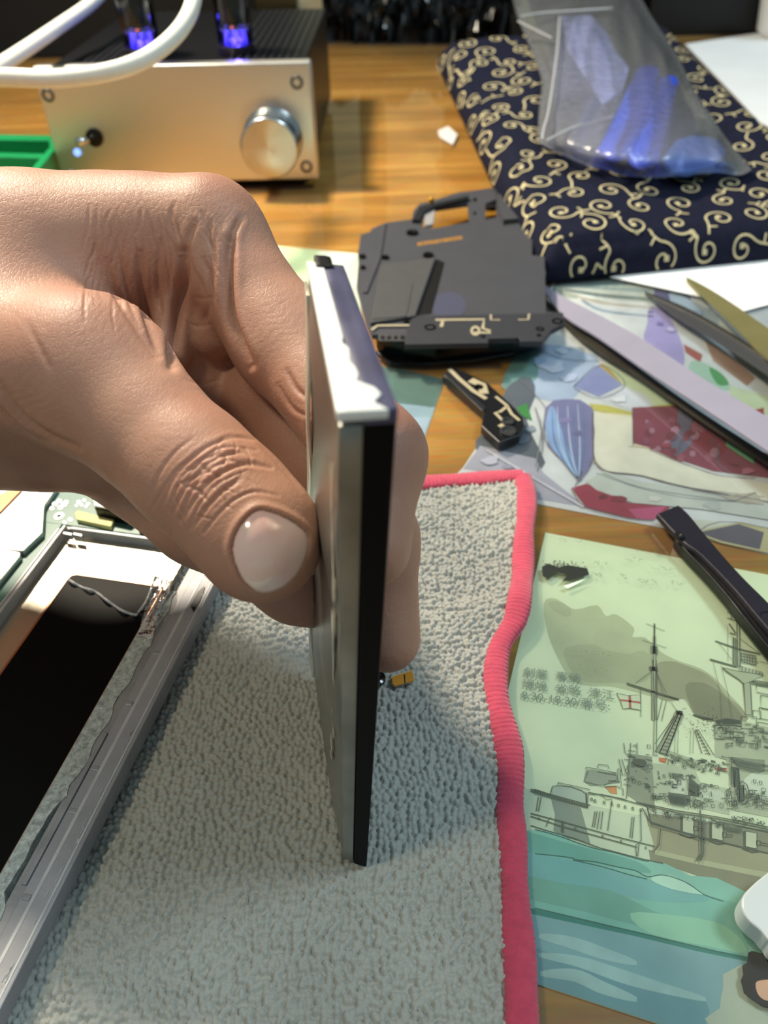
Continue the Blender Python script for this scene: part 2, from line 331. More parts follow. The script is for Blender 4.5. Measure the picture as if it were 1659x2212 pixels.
# ink work
for pl in ([(190, 700), (560, 800)], [(190, 712), (540, 812)], [(190, 850), (400, 905), (700, 990), (860, 1030), (960, 1055)], [(190, 868), (380, 930), (850, 1060)], [(190, 925), (300, 960), (460, 1005), (620, 1065), (870, 1130), (1010, 1160)],
           [(850, 790), (1110, 850), (1320, 880), (1659, 940)], [(840, 780), (1100, 835), (1330, 870), (1659, 922)], [(880, 815), (925, 900), (1060, 945), (1220, 990), (1420, 1040), (1659, 1110)],
           [(545, 720), (700, 750), (780, 770), (850, 790)], [(1350, 900), (1659, 960)], [(1300, 880), (1350, 905)]): sh.ink(B2(pl), .34, '5a6755')
for pl in ([(945, -100), (950, 0), (955, 250), (950, 480)], [(968, -100), (972, 0), (970, 250), (968, 480)]): sh.ink(B2(pl), .22)
for pl in ([(955, 820), (950, 1090)], [(968, 980), (962, 1090)], [(940, 1090), (940, 1420)], [(962, 1100), (966, 1420)], [(905, 822), (1020, 868)], [(880, 922), (1030, 972)], [(785, 1190), (950, 1240), (1110, 1290)],
           [(790, 1200), (950, 1250), (1105, 1294)], [(950, 1110), (840, 1190)], [(965, 1115), (1030, 1250)], [(965, 1110), (1010, 1250)], [(870, 1230), (872, 1400)], [(1005, 1290), (975, 1420)], [(1030, 1300), (1000, 1425)], [(1060, 1310), (1100, 1370)]):
    sh.ink(A(pl), .2, '65725c')
sh.ink(A([(785, 1192), (950, 1244), (1108, 1292)]), .7, '65725c'); sh.ink(A([(955, 960), (955, 1010)]), 1.6, '7f8a72'); sh.ink(A([(925, 1100), (975, 1104)]), 1.3, '5c6654')
sh.ink(A([(957, 900), (951, 1100), (948, 1420)]), 1.1, 'a9b296'); sh.ink(A([(957, 822), (955, 960)]), .5, '5c6654')
# ensign
sh.fill(A([(722, 1252), (790, 1268), (868, 1262), (872, 1358), (800, 1345), (762, 1350), (745, 1300)]), 'd6e2c0'); sh.loop(A([(722, 1252), (790, 1268), (868, 1262), (872, 1358), (800, 1345), (762, 1350), (745, 1300)]), .25)
sh.ink(A([(745, 1296), (800, 1302), (868, 1312)]), .9, 'b8685a'); sh.ink(A([(803, 1268), (806, 1346)]), .9, 'b8685a')
# derricks
for a, b_, w in (((1115, 215), (985, 480), .3), ((1100, 230), (960, 470), .25), ((1125, 230), (1030, 490), .35), ((1210, 330), (1300, 490), .35), ((1225, 330), (1325, 490), .3), ((1205, 340), (1250, 480), .3), ((1080, 250), (960, 420), .2)):
    sh.ink(B2([a, b_]), w)
sh.ink(B2([(1113, 228), (1060, 340), (1000, 480)]), 1.9, '9aa287')
for i in range(12): t = i / 11; sh.ink(B2([(1105 - 120 * t, 235 + 240 * t), (1125 - 95 * t, 245 + 240 * t)]), .22)
for i in range(8): t = i / 7; sh.ink(B2([(1208 + 60 * t, 340 + 140 * t), (1225 + 75 * t, 340 + 140 * t)]), .25)
sh.ink(B2([(1110, 215), (1112, 240)]), 1.4, '4c5748')
for x in (1085, 1103, 1180, 1198): sh.ink(B2([(x, 330), (x - 4, 480)]), .13)
# forward mast and bridge (right)
for pl, w in (([(1090, 140), (1260, 190)], .4), ([(1090, 220), (1300, 290)], .4), ([(1145, 160), (1150, 240)], .3), ([(1225, 190), (1240, 900)], .35), ([(1260, 190), (1275, 900)], .35), ([(930, 540), (1240, 650), (1550, 720)], .7),
              ([(855, 795), (1230, 900)], .8), ([(1030, 910), (1250, 960), (1600, 1010)], .35), ([(1030, 910), (1090, 970), (1250, 1070), (1330, 1140)], .5), ([(1120, 300), (1210, 430)], .7), ([(1180, 490), (1180, 870)], .5), ([(1210, 500), (1215, 880)], .3),
              ([(1260, 500), (1540, 710)], .2), ([(1530, 820), (1659, 950)], .2), ([(1320, 1130), (1360, 1560)], .5), ([(1410, 1140), (1430, 1560)], .6), ([(1370, 1140), (1390, 1560)], .8), ([(900, 830), (1000, 1260), (1020, 1700)], .13),
              ([(1010, 870), (1110, 1280), (1160, 1600)], .13), ([(980, 570), (1160, 800)], .15), ([(1100, 320), (1105, 820)], .12), ([(1130, 430), (1210, 450)], .6), ([(1400, 1130), (1659, 1060)], .4), ([(1400, 1110), (1500, 1090), (1659, 1040)], .35)): sh.ink(S3(pl), w, '636f5c')
sh.fill(S3([(1040, 920), (1250, 965), (1600, 1015), (1400, 1110), (1330, 1130), (1240, 1060)]), 'b9c3a2'); sh.fill(S3([(1440, 1090), (1659, 1030), (1659, 1090), (1450, 1120)]), '7d876f')
sh.fill(S3([(1290, 700), (1480, 740), (1520, 830), (1480, 870), (1330, 830), (1280, 790)]), 'a7b193'); sh.fill(S3([(1330, 1130), (1410, 1140), (1430, 1560), (1355, 1560)]), 'b4bd9f')
for i in range(6): x = 1290 + 38 * i; sh.ink(S3([(x, 700 + i * 8), (x + 6, 830 + i * 6)]), .25)
for i in range(4): y = 710 + 42 * i; sh.ink(S3([(1280, y), (1500, y + 40)]), .28)
for i in range(7): x = 1260 + 48 * i; sh.loop(S3([(x, 880 + i * 14), (x + 34, 890 + i * 14), (x + 34, 960 + i * 10), (x, 950 + i * 10)]), .22)
for i in range(12): sh.ink(S3([(1175, 500 + 32 * i), (1212, 508 + 32 * i)]), .18)
for x0, y0, x1, y1 in ((1500, 1150, 1659, 1260), (1560, 1290, 1659, 1480), (1540, 1460, 1640, 1620), (1450, 1500, 1560, 1620), (1290, 1580, 1500, 1760), (1080, 1790, 1330, 1880), (1520, 1660, 1659, 1800), (920, 1700, 1180, 1900)): sh.loop(S3([(x0, y0), (x1, y0 + 12), (x1, y1), (x0, y1 - 10)]), .28)
sh.fill(S3([(930, 1640), (1100, 1610), (1280, 1640), (1280, 1690), (1100, 1680), (940, 1680)]), '4c5546'); sh.ink(S3([(890, 1720), (1000, 1690), (1180, 1700), (1280, 1720)]), .5)
sh.ink(S3([(620, 1560), (760, 1600), (900, 1620)]), .9, '5b6350', 0, True)
# aft turrets, boats, hull ports in fine detail
for pl in ([(260, 760), (290, 650), (400, 640), (560, 660), (700, 710), (770, 760), (780, 900)], [(370, 600), (560, 640), (830, 700)], [(365, 630), (380, 600)], [(770, 380), (900, 400), (1200, 460)], [(770, 380), (775, 420), (890, 430), (1200, 490)],
           [(800, 440), (740, 580), (1000, 650), (1200, 560)], [(940, 390), (945, 340), (1080, 350), (1100, 400)], [(1240, 260), (1290, 480), (1350, 500)], [(1280, 260), (1350, 480)], [(1350, 830), (1370, 500), (1390, 200)], [(1230, 400), (1270, 410), (1260, 570), (1220, 560), (1230, 400)],
           [(1030, 660), (1200, 650), (1300, 690), (1300, 790)], [(1090, 570), (1280, 590), (1270, 660)], [(800, 760), (1000, 770), (1340, 840)], [(800, 760), (790, 960)], [(770, 740), (775, 920)], [(20, 690), (260, 770)], [(20, 720), (800, 940)], [(20, 750), (800, 960)],
           [(990, 780), (1060, 840), (1140, 840)], [(90, 800), (60, 1010)], [(130, 800), (90, 1015)], [(900, 1010), (860, 1240)], [(930, 1010), (890, 1240)], [(970, 1010), (930, 1270)], [(1010, 1010), (980, 1270)], [(1140, 850), (1080, 1290)], [(1430, 1090), (1400, 1390)], [(1460, 1090), (1430, 1400)],
           [(1550, 1000), (1560, 1430), (1480, 1500), (1490, 1659)], [(1530, 1470), (1510, 1659)], [(1410, 30), (1400, 190)], [(1500, 30), (1500, 190)], [(1310, 30), (1330, 180), (1390, 190)], [(200, 1230), (230, 1130), (270, 1100)], [(430, 1140), (420, 1310)], [(450, 1150), (445, 1320)]):
    sh.ink(S1(pl), .24, '63705c')
for i in range(22): x = 40 + 35 * i; sh.ink(S1([(x, 690 + i * 10.5), (x + 8, 750 + i * 10.5)]), .2, '63705c')
for i, x in enumerate((840, 890, 1020, 1130, 1225, 1320, 1430, 1545)): sh.loop(S1([(x, 820 + i * 22), (x + 22, 824 + i * 22), (x + 20, 864 + i * 22), (x, 860 + i * 22)]), .26)
for i, (x, y) in enumerate(((90, 1100), (610, 1240), (1000, 1350), (1265, 1420), (1620, 1520))): sh.loop(S1([(x, y), (x + 18, y + 4), (x + 14, y + 32), (x - 3, y + 28)]), .2)
r = random.Random(3)
def clutter(T, x0, y0, x1, y1, n, s, slope=.16):
    for _ in range(int(n * .6)):
        x = r.uniform(x0, x1); y = r.uniform(y0, y1) + (x - x0) * slope; a = r.uniform(.3, 1) * s; b_ = r.uniform(.3, 1) * s; k = r.random()
        if k < .4: sh.loop(T([(x, y), (x + a, y + a * slope), (x + a, y + b_), (x, y + b_)]), .2)
        elif k < .7: sh.ink(T([(x, y), (x + a * 1.6, y + a * 1.6 * slope + r.uniform(-8, 8))]), .26)
        elif k < .9: sh.ink(T([(x, y), (x + r.uniform(-8, 8), y + b_)]), .26)
        else: sh.fill(T([(x, y), (x + a * .7, y), (x + a * .7, y + b_ * .6), (x, y + b_ * .6)]), '67735f')
clutter(S4, 90, 190, 420, 700, 60, 50); clutter(S4, 430, 500, 900, 700, 60, 50); clutter(S4, 540, 300, 880, 420, 60, 45, .3); clutter(S4, 880, 380, 1180, 520, 80, 45)
clutter(S4, 1070, 0, 1620, 230, 110, 60, .05); clutter(S4, 380, 750, 860, 830, 60, 50); clutter(S4, 820, 640, 1250, 900, 60, 60); clutter(S4, 1200, 700, 1640, 900, 80, 60, .05); clutter(S4, 340, 920, 1200, 950, 60, 60, .2); clutter(S4, 1250, 1000, 1640, 1080, 60, 40)
def hatch(T, x0, y0, x1, y1, n, dx, dy, w=.18):
    for i in range(n): t = i / n; sh.ink(T([(x0 + (x1 - x0) * t, y0 + (y1 - y0) * t), (x0 + (x1 - x0) * t + dx, y0 + (y1 - y0) * t + dy)]), w)
hatch(S4, 560, 300, 900, 420, 16, 90, 120); hatch(S4, 590, 790, 780, 820, 22, 2, 100); hatch(S4, 800, 620, 890, 680, 12, 2, 110); hatch(S4, 1260, 400, 1600, 470, 22, 70, 70); hatch(S4, 620, 550, 740, 570, 14, 0, 45); hatch(S4, 1340, 680, 1400, 690, 10, 0, 180, .14); hatch(S4, 1200, 1130, 1380, 1150, 18, 0, 50)
sh.loop(S4([(1330, 660), (1380, 645), (1430, 680), (1450, 760), (1440, 880), (1380, 890), (1330, 850), (1315, 750)]), .35); sh.loop(S4([(1345, 690), (1390, 690), (1400, 850), (1350, 860)]), .3)
sh.loop(S4([(1260, 380), (1420, 430), (1640, 400), (1620, 520), (1570, 545), (1340, 500)]), .35); sh.ink(S4([(1150, 370), (1260, 400), (1260, 680)]), .4); sh.ink(S4([(1270, 480), (1280, 700), (1310, 700), (1320, 520)]), .35)
sh.ink(S4([(345, 930), (380, 1110), (620, 1170), (900, 1260), (1000, 1290)]), .5, '5a6755'); sh.ink(S4([(920, 960), (925, 1260), (930, 1430), (880, 1510)]), .45); sh.ink(S4([(960, 1060), (955, 1430), (920, 1510)]), .45); sh.ink(S4([(490, 1160), (470, 1340), (420, 1400)]), .35)
for x, y in ((1500, 625), (1565, 640), (1520, 830), (1590, 840), (170, 590)): sh.loop(S4([(x, y), (x + 28, y + 4), (x + 26, y + 40), (x, y + 36)]), .25)
sh.fill(S4([(945, 405), (995, 410), (995, 432), (945, 430)]), '5a6755'); sh.fill(S4([(1040, 410), (1090, 425), (1080, 445), (1035, 435)]), '5a6755'); sh.fill(S4([(200, 400), (320, 410), (330, 480), (210, 460)]), '59634f', 2)
# transferred ink smudges and stray lettering on the card
for _ in range(170):
    x = r.gauss(370, 60); y = 480 + (x - 370) * .05 + r.gauss(0, 18) - 8
    if 245 < x < 640: s_ = r.uniform(3, 12); sh.fill(A([(x, y), (x + s_, y + r.uniform(-3, 3)), (x + s_ * .7, y + s_ * .6), (x - 2, y + s_ * .5)]), '1c241f')
sh.fill(A([(260, 470), (300, 450), (360, 475), (420, 460), (540, 480), (552, 520), (480, 545), (385, 562), (420, 520), (350, 505), (300, 545), (265, 530)]), '1c241f'); sh.fill(A([(395, 590), (480, 560), (540, 540), (470, 580), (420, 605)]), 'd8ecdc')
for x0, x1, y0, n in ((360, 520, 300, 14), (840, 1020, 375, 22), (550, 660, 440, 22), (560, 640, 515, 26), (740, 880, 415, 14), (920, 1180, 470, 30), (740, 780, 530, 14), (850, 970, 555, 30), (1060, 1140, 565, 18), (410, 700, 985, 20), (480, 680, 1090, 14)):
    for _ in range(n):
        x = r.uniform(x0, x1); y = y0 + (x - x0) * .12 + r.uniform(-14, 14); s_ = r.uniform(3, 14); sh.ink(A([(x, y), (x + s_, y + r.uniform(-6, 6))]), .16, '6a765f')
for _ in range(90): x = r.gauss(1260, 70); y = r.gauss(300, 55); sh.ink(B2([(x, y), (x + r.uniform(2, 9), y + r.uniform(-5, 5))]), .22, '2b352c')
ship = sh.mb.build('postcard', sh.mats)
tag(ship, 'green-tinted watercolour card of a warship with masts and a red cross flag', 'postcard')
def text3(name, s, size, loc, ang, m, parent, z=0.02):
    cu = bpy.data.curves.new('t', 'FONT'); cu.body = s; cu.size = size * MM; cu.extrude = z * MM * .5
    t = bpy.data.objects.new('t', cu); SC.collection.objects.link(t); dg = bpy.context.evaluated_depsgraph_get(); me = bpy.data.meshes.new_from_object(t.evaluated_get(dg)); bpy.data.objects.remove(t)
    V = np.array([v.co for v in me.vertices]) / MM; F = [list(p.vertices) for p in me.polygons]; bpy.data.meshes.remove(me)
    ca, sa = math.cos(ang), math.sin(ang); V = np.stack([V[:, 0] * ca - V[:, 1] * sa + loc[0], V[:, 0] * sa + V[:, 1] * ca + loc[1], V[:, 2] + loc[2]], 1)
    return mkobj(name, V, F, m, parent)
m_ink = mat('faded_ink', '8b9a8c', .6)
for s, a, b_ in (('創業  事務', (1130, 1458), 0), ('環境  省略  津江', (1128, 1484), 0), ('8:30-18:30/番号:', (1126, 1508), 0)):
    text3('printed_text', s, 2.9, P(*a, .9) * [1, 1, 0] + [0, 0, .86], math.radians(-11), m_ink, ship)
# figure illustration: generic clothing and hair shapes in watercolour
ar = Art(.25); ar.m('d3d6d8'); D = TR(2.186, 900, 560); E4 = TR(4.1475, 1259, 560)
ol = [(1160, 720), (1195, 605), (1330, 590), (1800, 560), (1800, 1240), (1659, 1198), (1440, 1142), (1158, 1088), (960, 1050), (1000, 1010), (1160, 770)]
ar.mb.prism([p[:2] for p in w2(ol, .25)], .05, .25, 0)
ar.fill(D([(660, 95), (1100, 60), (1150, 180), (1100, 130), (640, 150)]), '4f6a70'); ar.fill(D([(650, 130), (1100, 120), (1180, 210), (900, 200), (680, 180)]), 'a9b0a6')
for i in range(7): ar.ink(D([(660 + 20 * i, 120 + 12 * i), (880, 135 + 18 * i), (1120, 150 + 20 * i)]), 2.2, ('7c959b', 'c4c8c4', '52686f', 'dcdfe0', 'b4a99a', 'cfd3d8', '8fa2b4')[i], 4, True)
ar.fill(D([(1140, 120), (1250, 130), (1300, 200), (1260, 260), (1180, 240), (1120, 200)]), '5a5780', 3); ar.fill(D([(1100, 230), (1180, 250), (1260, 420), (1240, 520), (1080, 400), (1090, 300)]), 'a99fd0', 3)
ar.fill(D([(1190, 160), (1290, 190), (1420, 270), (1400, 340), (1260, 290)]), 'a7b6c4', 3); ar.fill(D([(1260, 400), (1350, 450), (1340, 490), (1270, 440)]), 'a65a4e'); ar.fill(D([(1360, 380), (1460, 440), (1600, 560), (1560, 600), (1400, 480)]), 'a88672')
ar.fill(D([(1300, 480), (1380, 500), (1470, 580), (1480, 620), (1380, 600), (1290, 540)]), 'a9c9b8', 3); ar.fill(D([(1380, 510), (1440, 540), (1475, 590), (1420, 590)]), '4f9a5a', 3); ar.fill(D([(1480, 600), (1560, 620), (1659, 680), (1659, 720), (1590, 720), (1500, 660)]), 'c9d4b2', 3)
ar.fill(D([(1580, 715), (1640, 700), (1640, 760), (1590, 740)]), 'a03a3a'); ar.fill(D([(560, 400), (800, 440), (860, 480), (740, 660), (540, 650), (500, 580)]), 'a9b9d2', 2)
ar.fill(D([(470, 450), (570, 400), (570, 560), (480, 620), (400, 600)]), '6d9a96', 2); ar.fill(D([(440, 590), (540, 560), (560, 650), (520, 760), (580, 900), (590, 990), (280, 900), (330, 800)]), '56606e', 2)
ar.fill(D([(300, 880), (560, 940), (600, 1010), (800, 1170), (560, 1130), (480, 1020), (220, 990)]), 'a8a7b6', 0)
ar.fill(D([(860, 500), (980, 590), (860, 650), (740, 600)]), '8b93c0'); ar.fill(D([(860, 500), (880, 495), (985, 585), (975, 595)]), 'b8a03a', var=.05); ar.fill(D([(880, 480), (1050, 580), (1240, 690), (1080, 700), (980, 600)]), 'cfe0bc')
ar.fill(D([(980, 600), (1080, 640), (1120, 690), (1040, 720), (860, 660)]), 'd3d6dd'); ar.fill(D([(815, 680), (900, 690), (1050, 730), (1040, 750), (830, 712)]), 'c2bb5c'); ar.fill(D([(1100, 695), (1240, 680), (1245, 692), (1120, 708)]), 'c9c82e')
ar.fill(D([(1020, 700), (1240, 690), (1480, 860), (1659, 980), (1640, 1030), (1400, 1000), (1100, 900), (1010, 870)]), '8a3f50'); ar.fill(D([(1240, 700), (1330, 720), (1460, 840), (1440, 930), (1300, 860)]), '8d2430', 2)
ar.fill(D([(1240, 695), (1310, 720), (1290, 800), (1300, 870), (1220, 930), (1200, 860), (1230, 780)]), '6c6a80', 2)
for _ in range(34): x = r.uniform(1040, 1420); y = r.uniform(760, 960); ar.fill(D(circ(x, y, r.uniform(8, 26), 7)), ('9c5566', '7c3140', 'a9798a', '8f4a62')[r.randrange(4)])
ar.fill(D([(1100, 900), (1010, 880), (835, 720), (1015, 735), (1020, 760), (1025, 870), (1100, 890)]), 'e0d6b8')
ar.fill(D([(835, 725), (1015, 745), (1020, 880), (1100, 895), (1250, 960), (1430, 1020), (1659, 1035), (1659, 1120), (1300, 1080), (1060, 1020), (890, 1000), (840, 950), (830, 830)]), 'e2dfce')
ar.fill(D([(610, 700), (700, 660), (830, 700), (830, 940), (780, 1030), (760, 1040), (700, 960), (620, 880)]), '7c7ba6', 2); ar.fill(D([(620, 720), (650, 700), (700, 860), (770, 1040), (690, 950), (610, 840)]), '8fabd4', 2)
for i in range(7): ar.ink(D([(640 + 24 * i, 700 - 3 * i), (650 + 24 * i, 850), (700 + 14 * i, 960), (765, 1040)]), .5, ('5d7fae', 'b9cbe2')[i % 2], 4, True)
ar.fill(D([(730, 1080), (800, 1060), (1000, 1150), (1200, 1170), (1120, 1230), (1000, 1220), (800, 1170)]), '9a3147', 0); ar.fill(D([(1000, 1180), (1180, 1165), (1120, 1230), (1040, 1225)]), 'b8527a')
ar.fill(D([(800, 1050), (880, 1000), (1060, 1050), (1420, 1110), (1659, 1130), (1659, 1200), (1350, 1180), (1020, 1150), (850, 1090)]), 'c3c8c0'); ar.ink(D([(850, 1010), (1050, 1080), (1300, 1130), (1600, 1150)]), .4, '8a8a90', 4); ar.ink(D([(830, 950), (900, 1000), (1060, 1020), (1300, 1080), (1640, 1122)]), .35, '9a8a78', 3)
ar.ink(D([(1000, 885), (1100, 895), (1250, 960), (1430, 1022), (1600, 1030)]), .3, '9a8a78', 3); ar.fill(D([(1180, 1215), (1659, 1200), (1659, 1330), (1330, 1300), (1180, 1270)]), 'c9ccbe'); ar.fill(D([(1300, 1290), (1530, 1240), (1659, 1290), (1659, 1390), (1440, 1340)]), 'b9b48a')
ar.fill(D([(1330, 1290), (1520, 1250), (1640, 1290), (1620, 1370), (1440, 1330)]), '5e5a66'); ar.fill(D([(1440, 1120), (1600, 1100), (1640, 1150), (1560, 1160)]), 'b4ae9e'); ar.ink(D([(760, 1060), (780, 1000), (740, 1090)]), .3, '8a8a90')
ar.ink(D([(560, 700), (590, 800), (560, 980)]), .3, '9aa0a8', 3); ar.ink(D([(330, 900), (600, 1060), (790, 1170)]), 1.0, 'c9c6d2', 3); ar.fill(D([(470, 700), (520, 680), (545, 760), (500, 740)]), '2f8a3a'); ar.fill(D([(1465, 840), (1600, 905), (1590, 965), (1460, 880)]), '6cb27a', 0)
for pl in ([(835, 725), (830, 830), (842, 945), (890, 1000), (1060, 1020), (1300, 1080), (1650, 1120)], [(610, 700), (604, 850), (690, 955), (762, 1042), (782, 1030), (832, 940), (832, 715)], [(1020, 700), (1022, 880)], [(1100, 900), (1250, 962), (1420, 1020)],
           [(730, 1085), (800, 1172), (1000, 1222), (1120, 1232)], [(560, 700), (596, 860), (570, 1000)], [(1320, 1290), (1520, 1242), (1659, 1292)], [(1430, 870), (1420, 960), (1480, 1010)], [(740, 605), (860, 655), (985, 590), (868, 497), (740, 600)], [(880, 1010), (1050, 1075), (1320, 1120), (1640, 1160)],
           [(420, 590), (470, 700), (580, 900)], [(480, 560), (560, 640), (610, 700)], [(560, 420), (700, 470), (860, 480)], [(1200, 860), (1260, 800), (1230, 930)], [(1300, 1092), (1420, 1112), (1500, 1140), (1600, 1100)]): ar.ink(D(pl), .28, '6f6a74', 4)
for x, y, s_, c_ in ((640, 500, 60, 'c3cce0'), (720, 560, 40, 'b8c4de'), (580, 480, 30, '9db3cf'), (690, 430, 28, 'cfd6e6'), (700, 760, 30, '8a86b4'), (760, 820, 24, '6f6d9c'), (500, 850, 40, '6a7484'), (540, 800, 25, '8d98a6'), (960, 660, 34, 'e3e4ea'), (1180, 880, 26, '9a4052'), (1290, 820, 22, '7a2230'), (1560, 1000, 30, 'b56a80'), (1500, 960, 24, '8a3f50'),
                   (950, 1130, 36, '84283a'), (880, 1120, 20, '6e2432'), (1200, 330, 20, 'c9bfe6'), (1150, 300, 16, '8f86c4'), (1330, 250, 24, '8d9cb0'), (1380, 230, 14, 'c9d3d8'), (1120, 1130, 30, 'd6d6ce'), (1400, 1160, 40, 'b6bcb8'), (350, 950, 40, 'c0bfce'), (430, 980, 24, '9a99ac')):
    ar.fill(D(spl([(x + s_ * (1 + .3 * math.sin(k * 2.3 + x)) * math.cos(k * .785), y + .5 * s_ * (1 + .3 * math.cos(k * 1.7 + y)) * math.sin(k * .785)) for k in range(8)], 2, True)), c_)
tag(ar.mb.build('art_print', ar.mats), 'pastel figure print with a pale arm, red garment and blue hair strands', 'art print')
# other sheets under the clear mat
tl = Art(.2); tl.m('4e706e'); tl.mb.prism([p[:2] for p in w2([(700, 780), (860, 795), (962, 820), (900, 985), (870, 1000), (700, 1000)], .2)], .04, .2, 0)
tl.fill([(846, 870), (940, 880), (905, 980), (850, 960)], '8aa4b4'); tl.fill([(850, 800), (960, 822), (930, 880), (850, 860)], '4a6a62', 0); tl.fill([(850, 905), (930, 900), (900, 985), (860, 990)], '9db2c4')
tag(tl.mb.build('art_print', tl.mats), 'teal and pale blue print showing between battery and antenna strip', 'art print')
pg = Art(.2); pg.m('dfeadd'); pg.mb.prism([p[:2] for p in w2([(500, 520), (640, 536), (775, 548), (780, 700), (500, 690)], .2)], .04, .2, 0); pg.fill([(590, 530), (690, 540), (680, 620), (590, 600)], 'cfe0b8')
tag(pg.mb.build('art_print', pg.mats), 'pale green sheet peeking out left of the dark phone plate', 'art print')
tp = Art(.3); tp.m('4e706e'); tp.mb.prism([p[:2] for p in w2([(1020, 880), (1060, 790), (1160, 740), (1185, 600), (1120, 600), (1000, 760)], .05)], .02, .04, 0)
# ------------------------------------------------------------------ microfibre cloth
def ycut(tab, y): return np.interp(y, [t[0] for t in tab], [t[1] for t in tab])
edge_px = [(1146, 1032), (1156, 1060), (1157, 1100), (1152, 1160), (1150, 1230), (1143, 1290), (1132, 1340), (1103, 1385), (1092, 1440), (1094, 1500), (1108, 1560), (1121, 1620), (1124, 1680), (1122, 1740), (1128, 1800), (1132, 1880), (1136, 1960), (1142, 2040), (1146, 2130), (1148, 2230), (1146, 2400)]
HW = 3.6   # hem half spacing
ew = [P(a - 20, b, 4.0) for a, b in edge_px]; ew = np.array(spl(ew, 6))
eyt = [(p[1], p[0]) for p in ew[::-1]]
YT = float(ew[0][1]) - .5; YB = 12.0; XL = -92.0; RW = 0.25
ys = np.arange(YB, YT, RW); nx = 540
top_off = lambda u: -1.5 * np.sin(u * 3.0)
U_, Y_ = np.meshgrid(np.linspace(0, 1, nx), ys)
xr = ycut(eyt, Y_) - 1.2; Xc = XL + (xr - XL) * U_; Yc = Y_ + (top_off(U_) * np.clip((Y_ - YT + 30) / 30, 0, 1))
def cloth_h(X, Y):
    z = 3.2 + .5 * np.sin(X / 19 + Y / 31) + .45 * np.sin(Y / 13. - X / 27 + 1)
    z = z + 1.5 * np.exp(-((Y - 128 - .25 * (X - 20)) / 6) ** 2) * np.clip((X + 5) / 40, 0, 1) - 1.0 * np.exp(-((Y - 141 - .25 * (X - 20)) / 7) ** 2) * np.clip((X + 5) / 40, 0, 1)
    z = z + 1.6 * np.exp(-((X - 40) / 12) ** 2) * np.exp(-((Y - 150) / 30) ** 2)
    return z
def worley(X, Y, cell, seed, jit=.75):
    rr = np.random.RandomState(seed); N = 256; jx = rr.rand(N, N); jy = rr.rand(N, N); hh = rr.rand(N, N)
    gx_ = X / cell; gy_ = Y / cell; ix = np.floor(gx_).astype(int); iy = np.floor(gy_).astype(int); best = np.full(X.shape, 9.); bh = np.zeros(X.shape)
    for dx in (-1, 0, 1):
        for dy in (-1, 0, 1):
            a = (ix + dx) % N; b_ = (iy + dy) % N; px = ix + dx + .5 + jit * (jx[a, b_] - .5); py = iy + dy + .5 + jit * (jy[a, b_] - .5)
            d = np.hypot(gx_ - px, gy_ - py); u = d < best; best = np.where(u, d, best); bh = np.where(u, hh[a, b_], bh)
    return best, bh
wx = Xc + .5 * np.sin(Yc / 7.) + .3 * np.sin(Yc / 2.3 + Xc / 5); wy = Yc + .5 * np.sin(Xc / 9.)
wd_, wh_ = worley(wx, wy * .92, 1.18, 5)
knob = np.sqrt(np.clip(1 - (wd_ / .60) ** 2, 0, 1)) * (.6 + .4 * wh_)
Zc = cloth_h(Xc, Yc) + knob * 1.3 - .6
for (sx, sy, rx, ry, dpt) in ((-5.5, 68.5, 5, 4, 2.2), ):
    Zc -= dpt * np.exp(-((Xc - sx) / rx) ** 2 - ((Yc - sy) / ry) ** 2) * .25
ny = len(ys); ids = np.arange(nx * ny).reshape(ny, nx)
Vc = np.stack([Xc, Yc, Zc], 2).reshape(-1, 3)
Fq = np.stack([ids[:-1, :-1], ids[:-1, 1:], ids[1:, 1:], ids[1:, :-1]], 2).reshape(-1, 4)
per = list(ids[0, :]) + list(ids[1:, -1]) + list(ids[-1, -2::-1]) + list(ids[-2:0:-1, 0])
k0 = len(Vc); Vb = Vc[per].copy(); Vb[:, 2] = MZ + .05; Vc = np.concatenate([Vc, Vb])
Fs = [[k0 + i, k0 + (i + 1) % len(per), per[(i + 1) % len(per)], per[i]] for i in range(len(per))]
m_cl = mat('microfibre_grey', 'b1b1a9', 0.95, var=.08, vs=40, bump=.5, bs=4500, spec=.15)
m_cl.node_tree.nodes['Principled BSDF'].inputs['Sheen Weight'].default_value = .4
cl_e = empty('cleaning_cloth', (0, 100, MZ), 'grey looped microfibre cloth with a pink stitched edge under the battery', 'cloth')
mkobj('cloth_pile', Vc, [list(q) for q in Fq] + Fs, m_cl, cl_e, smooth=True)
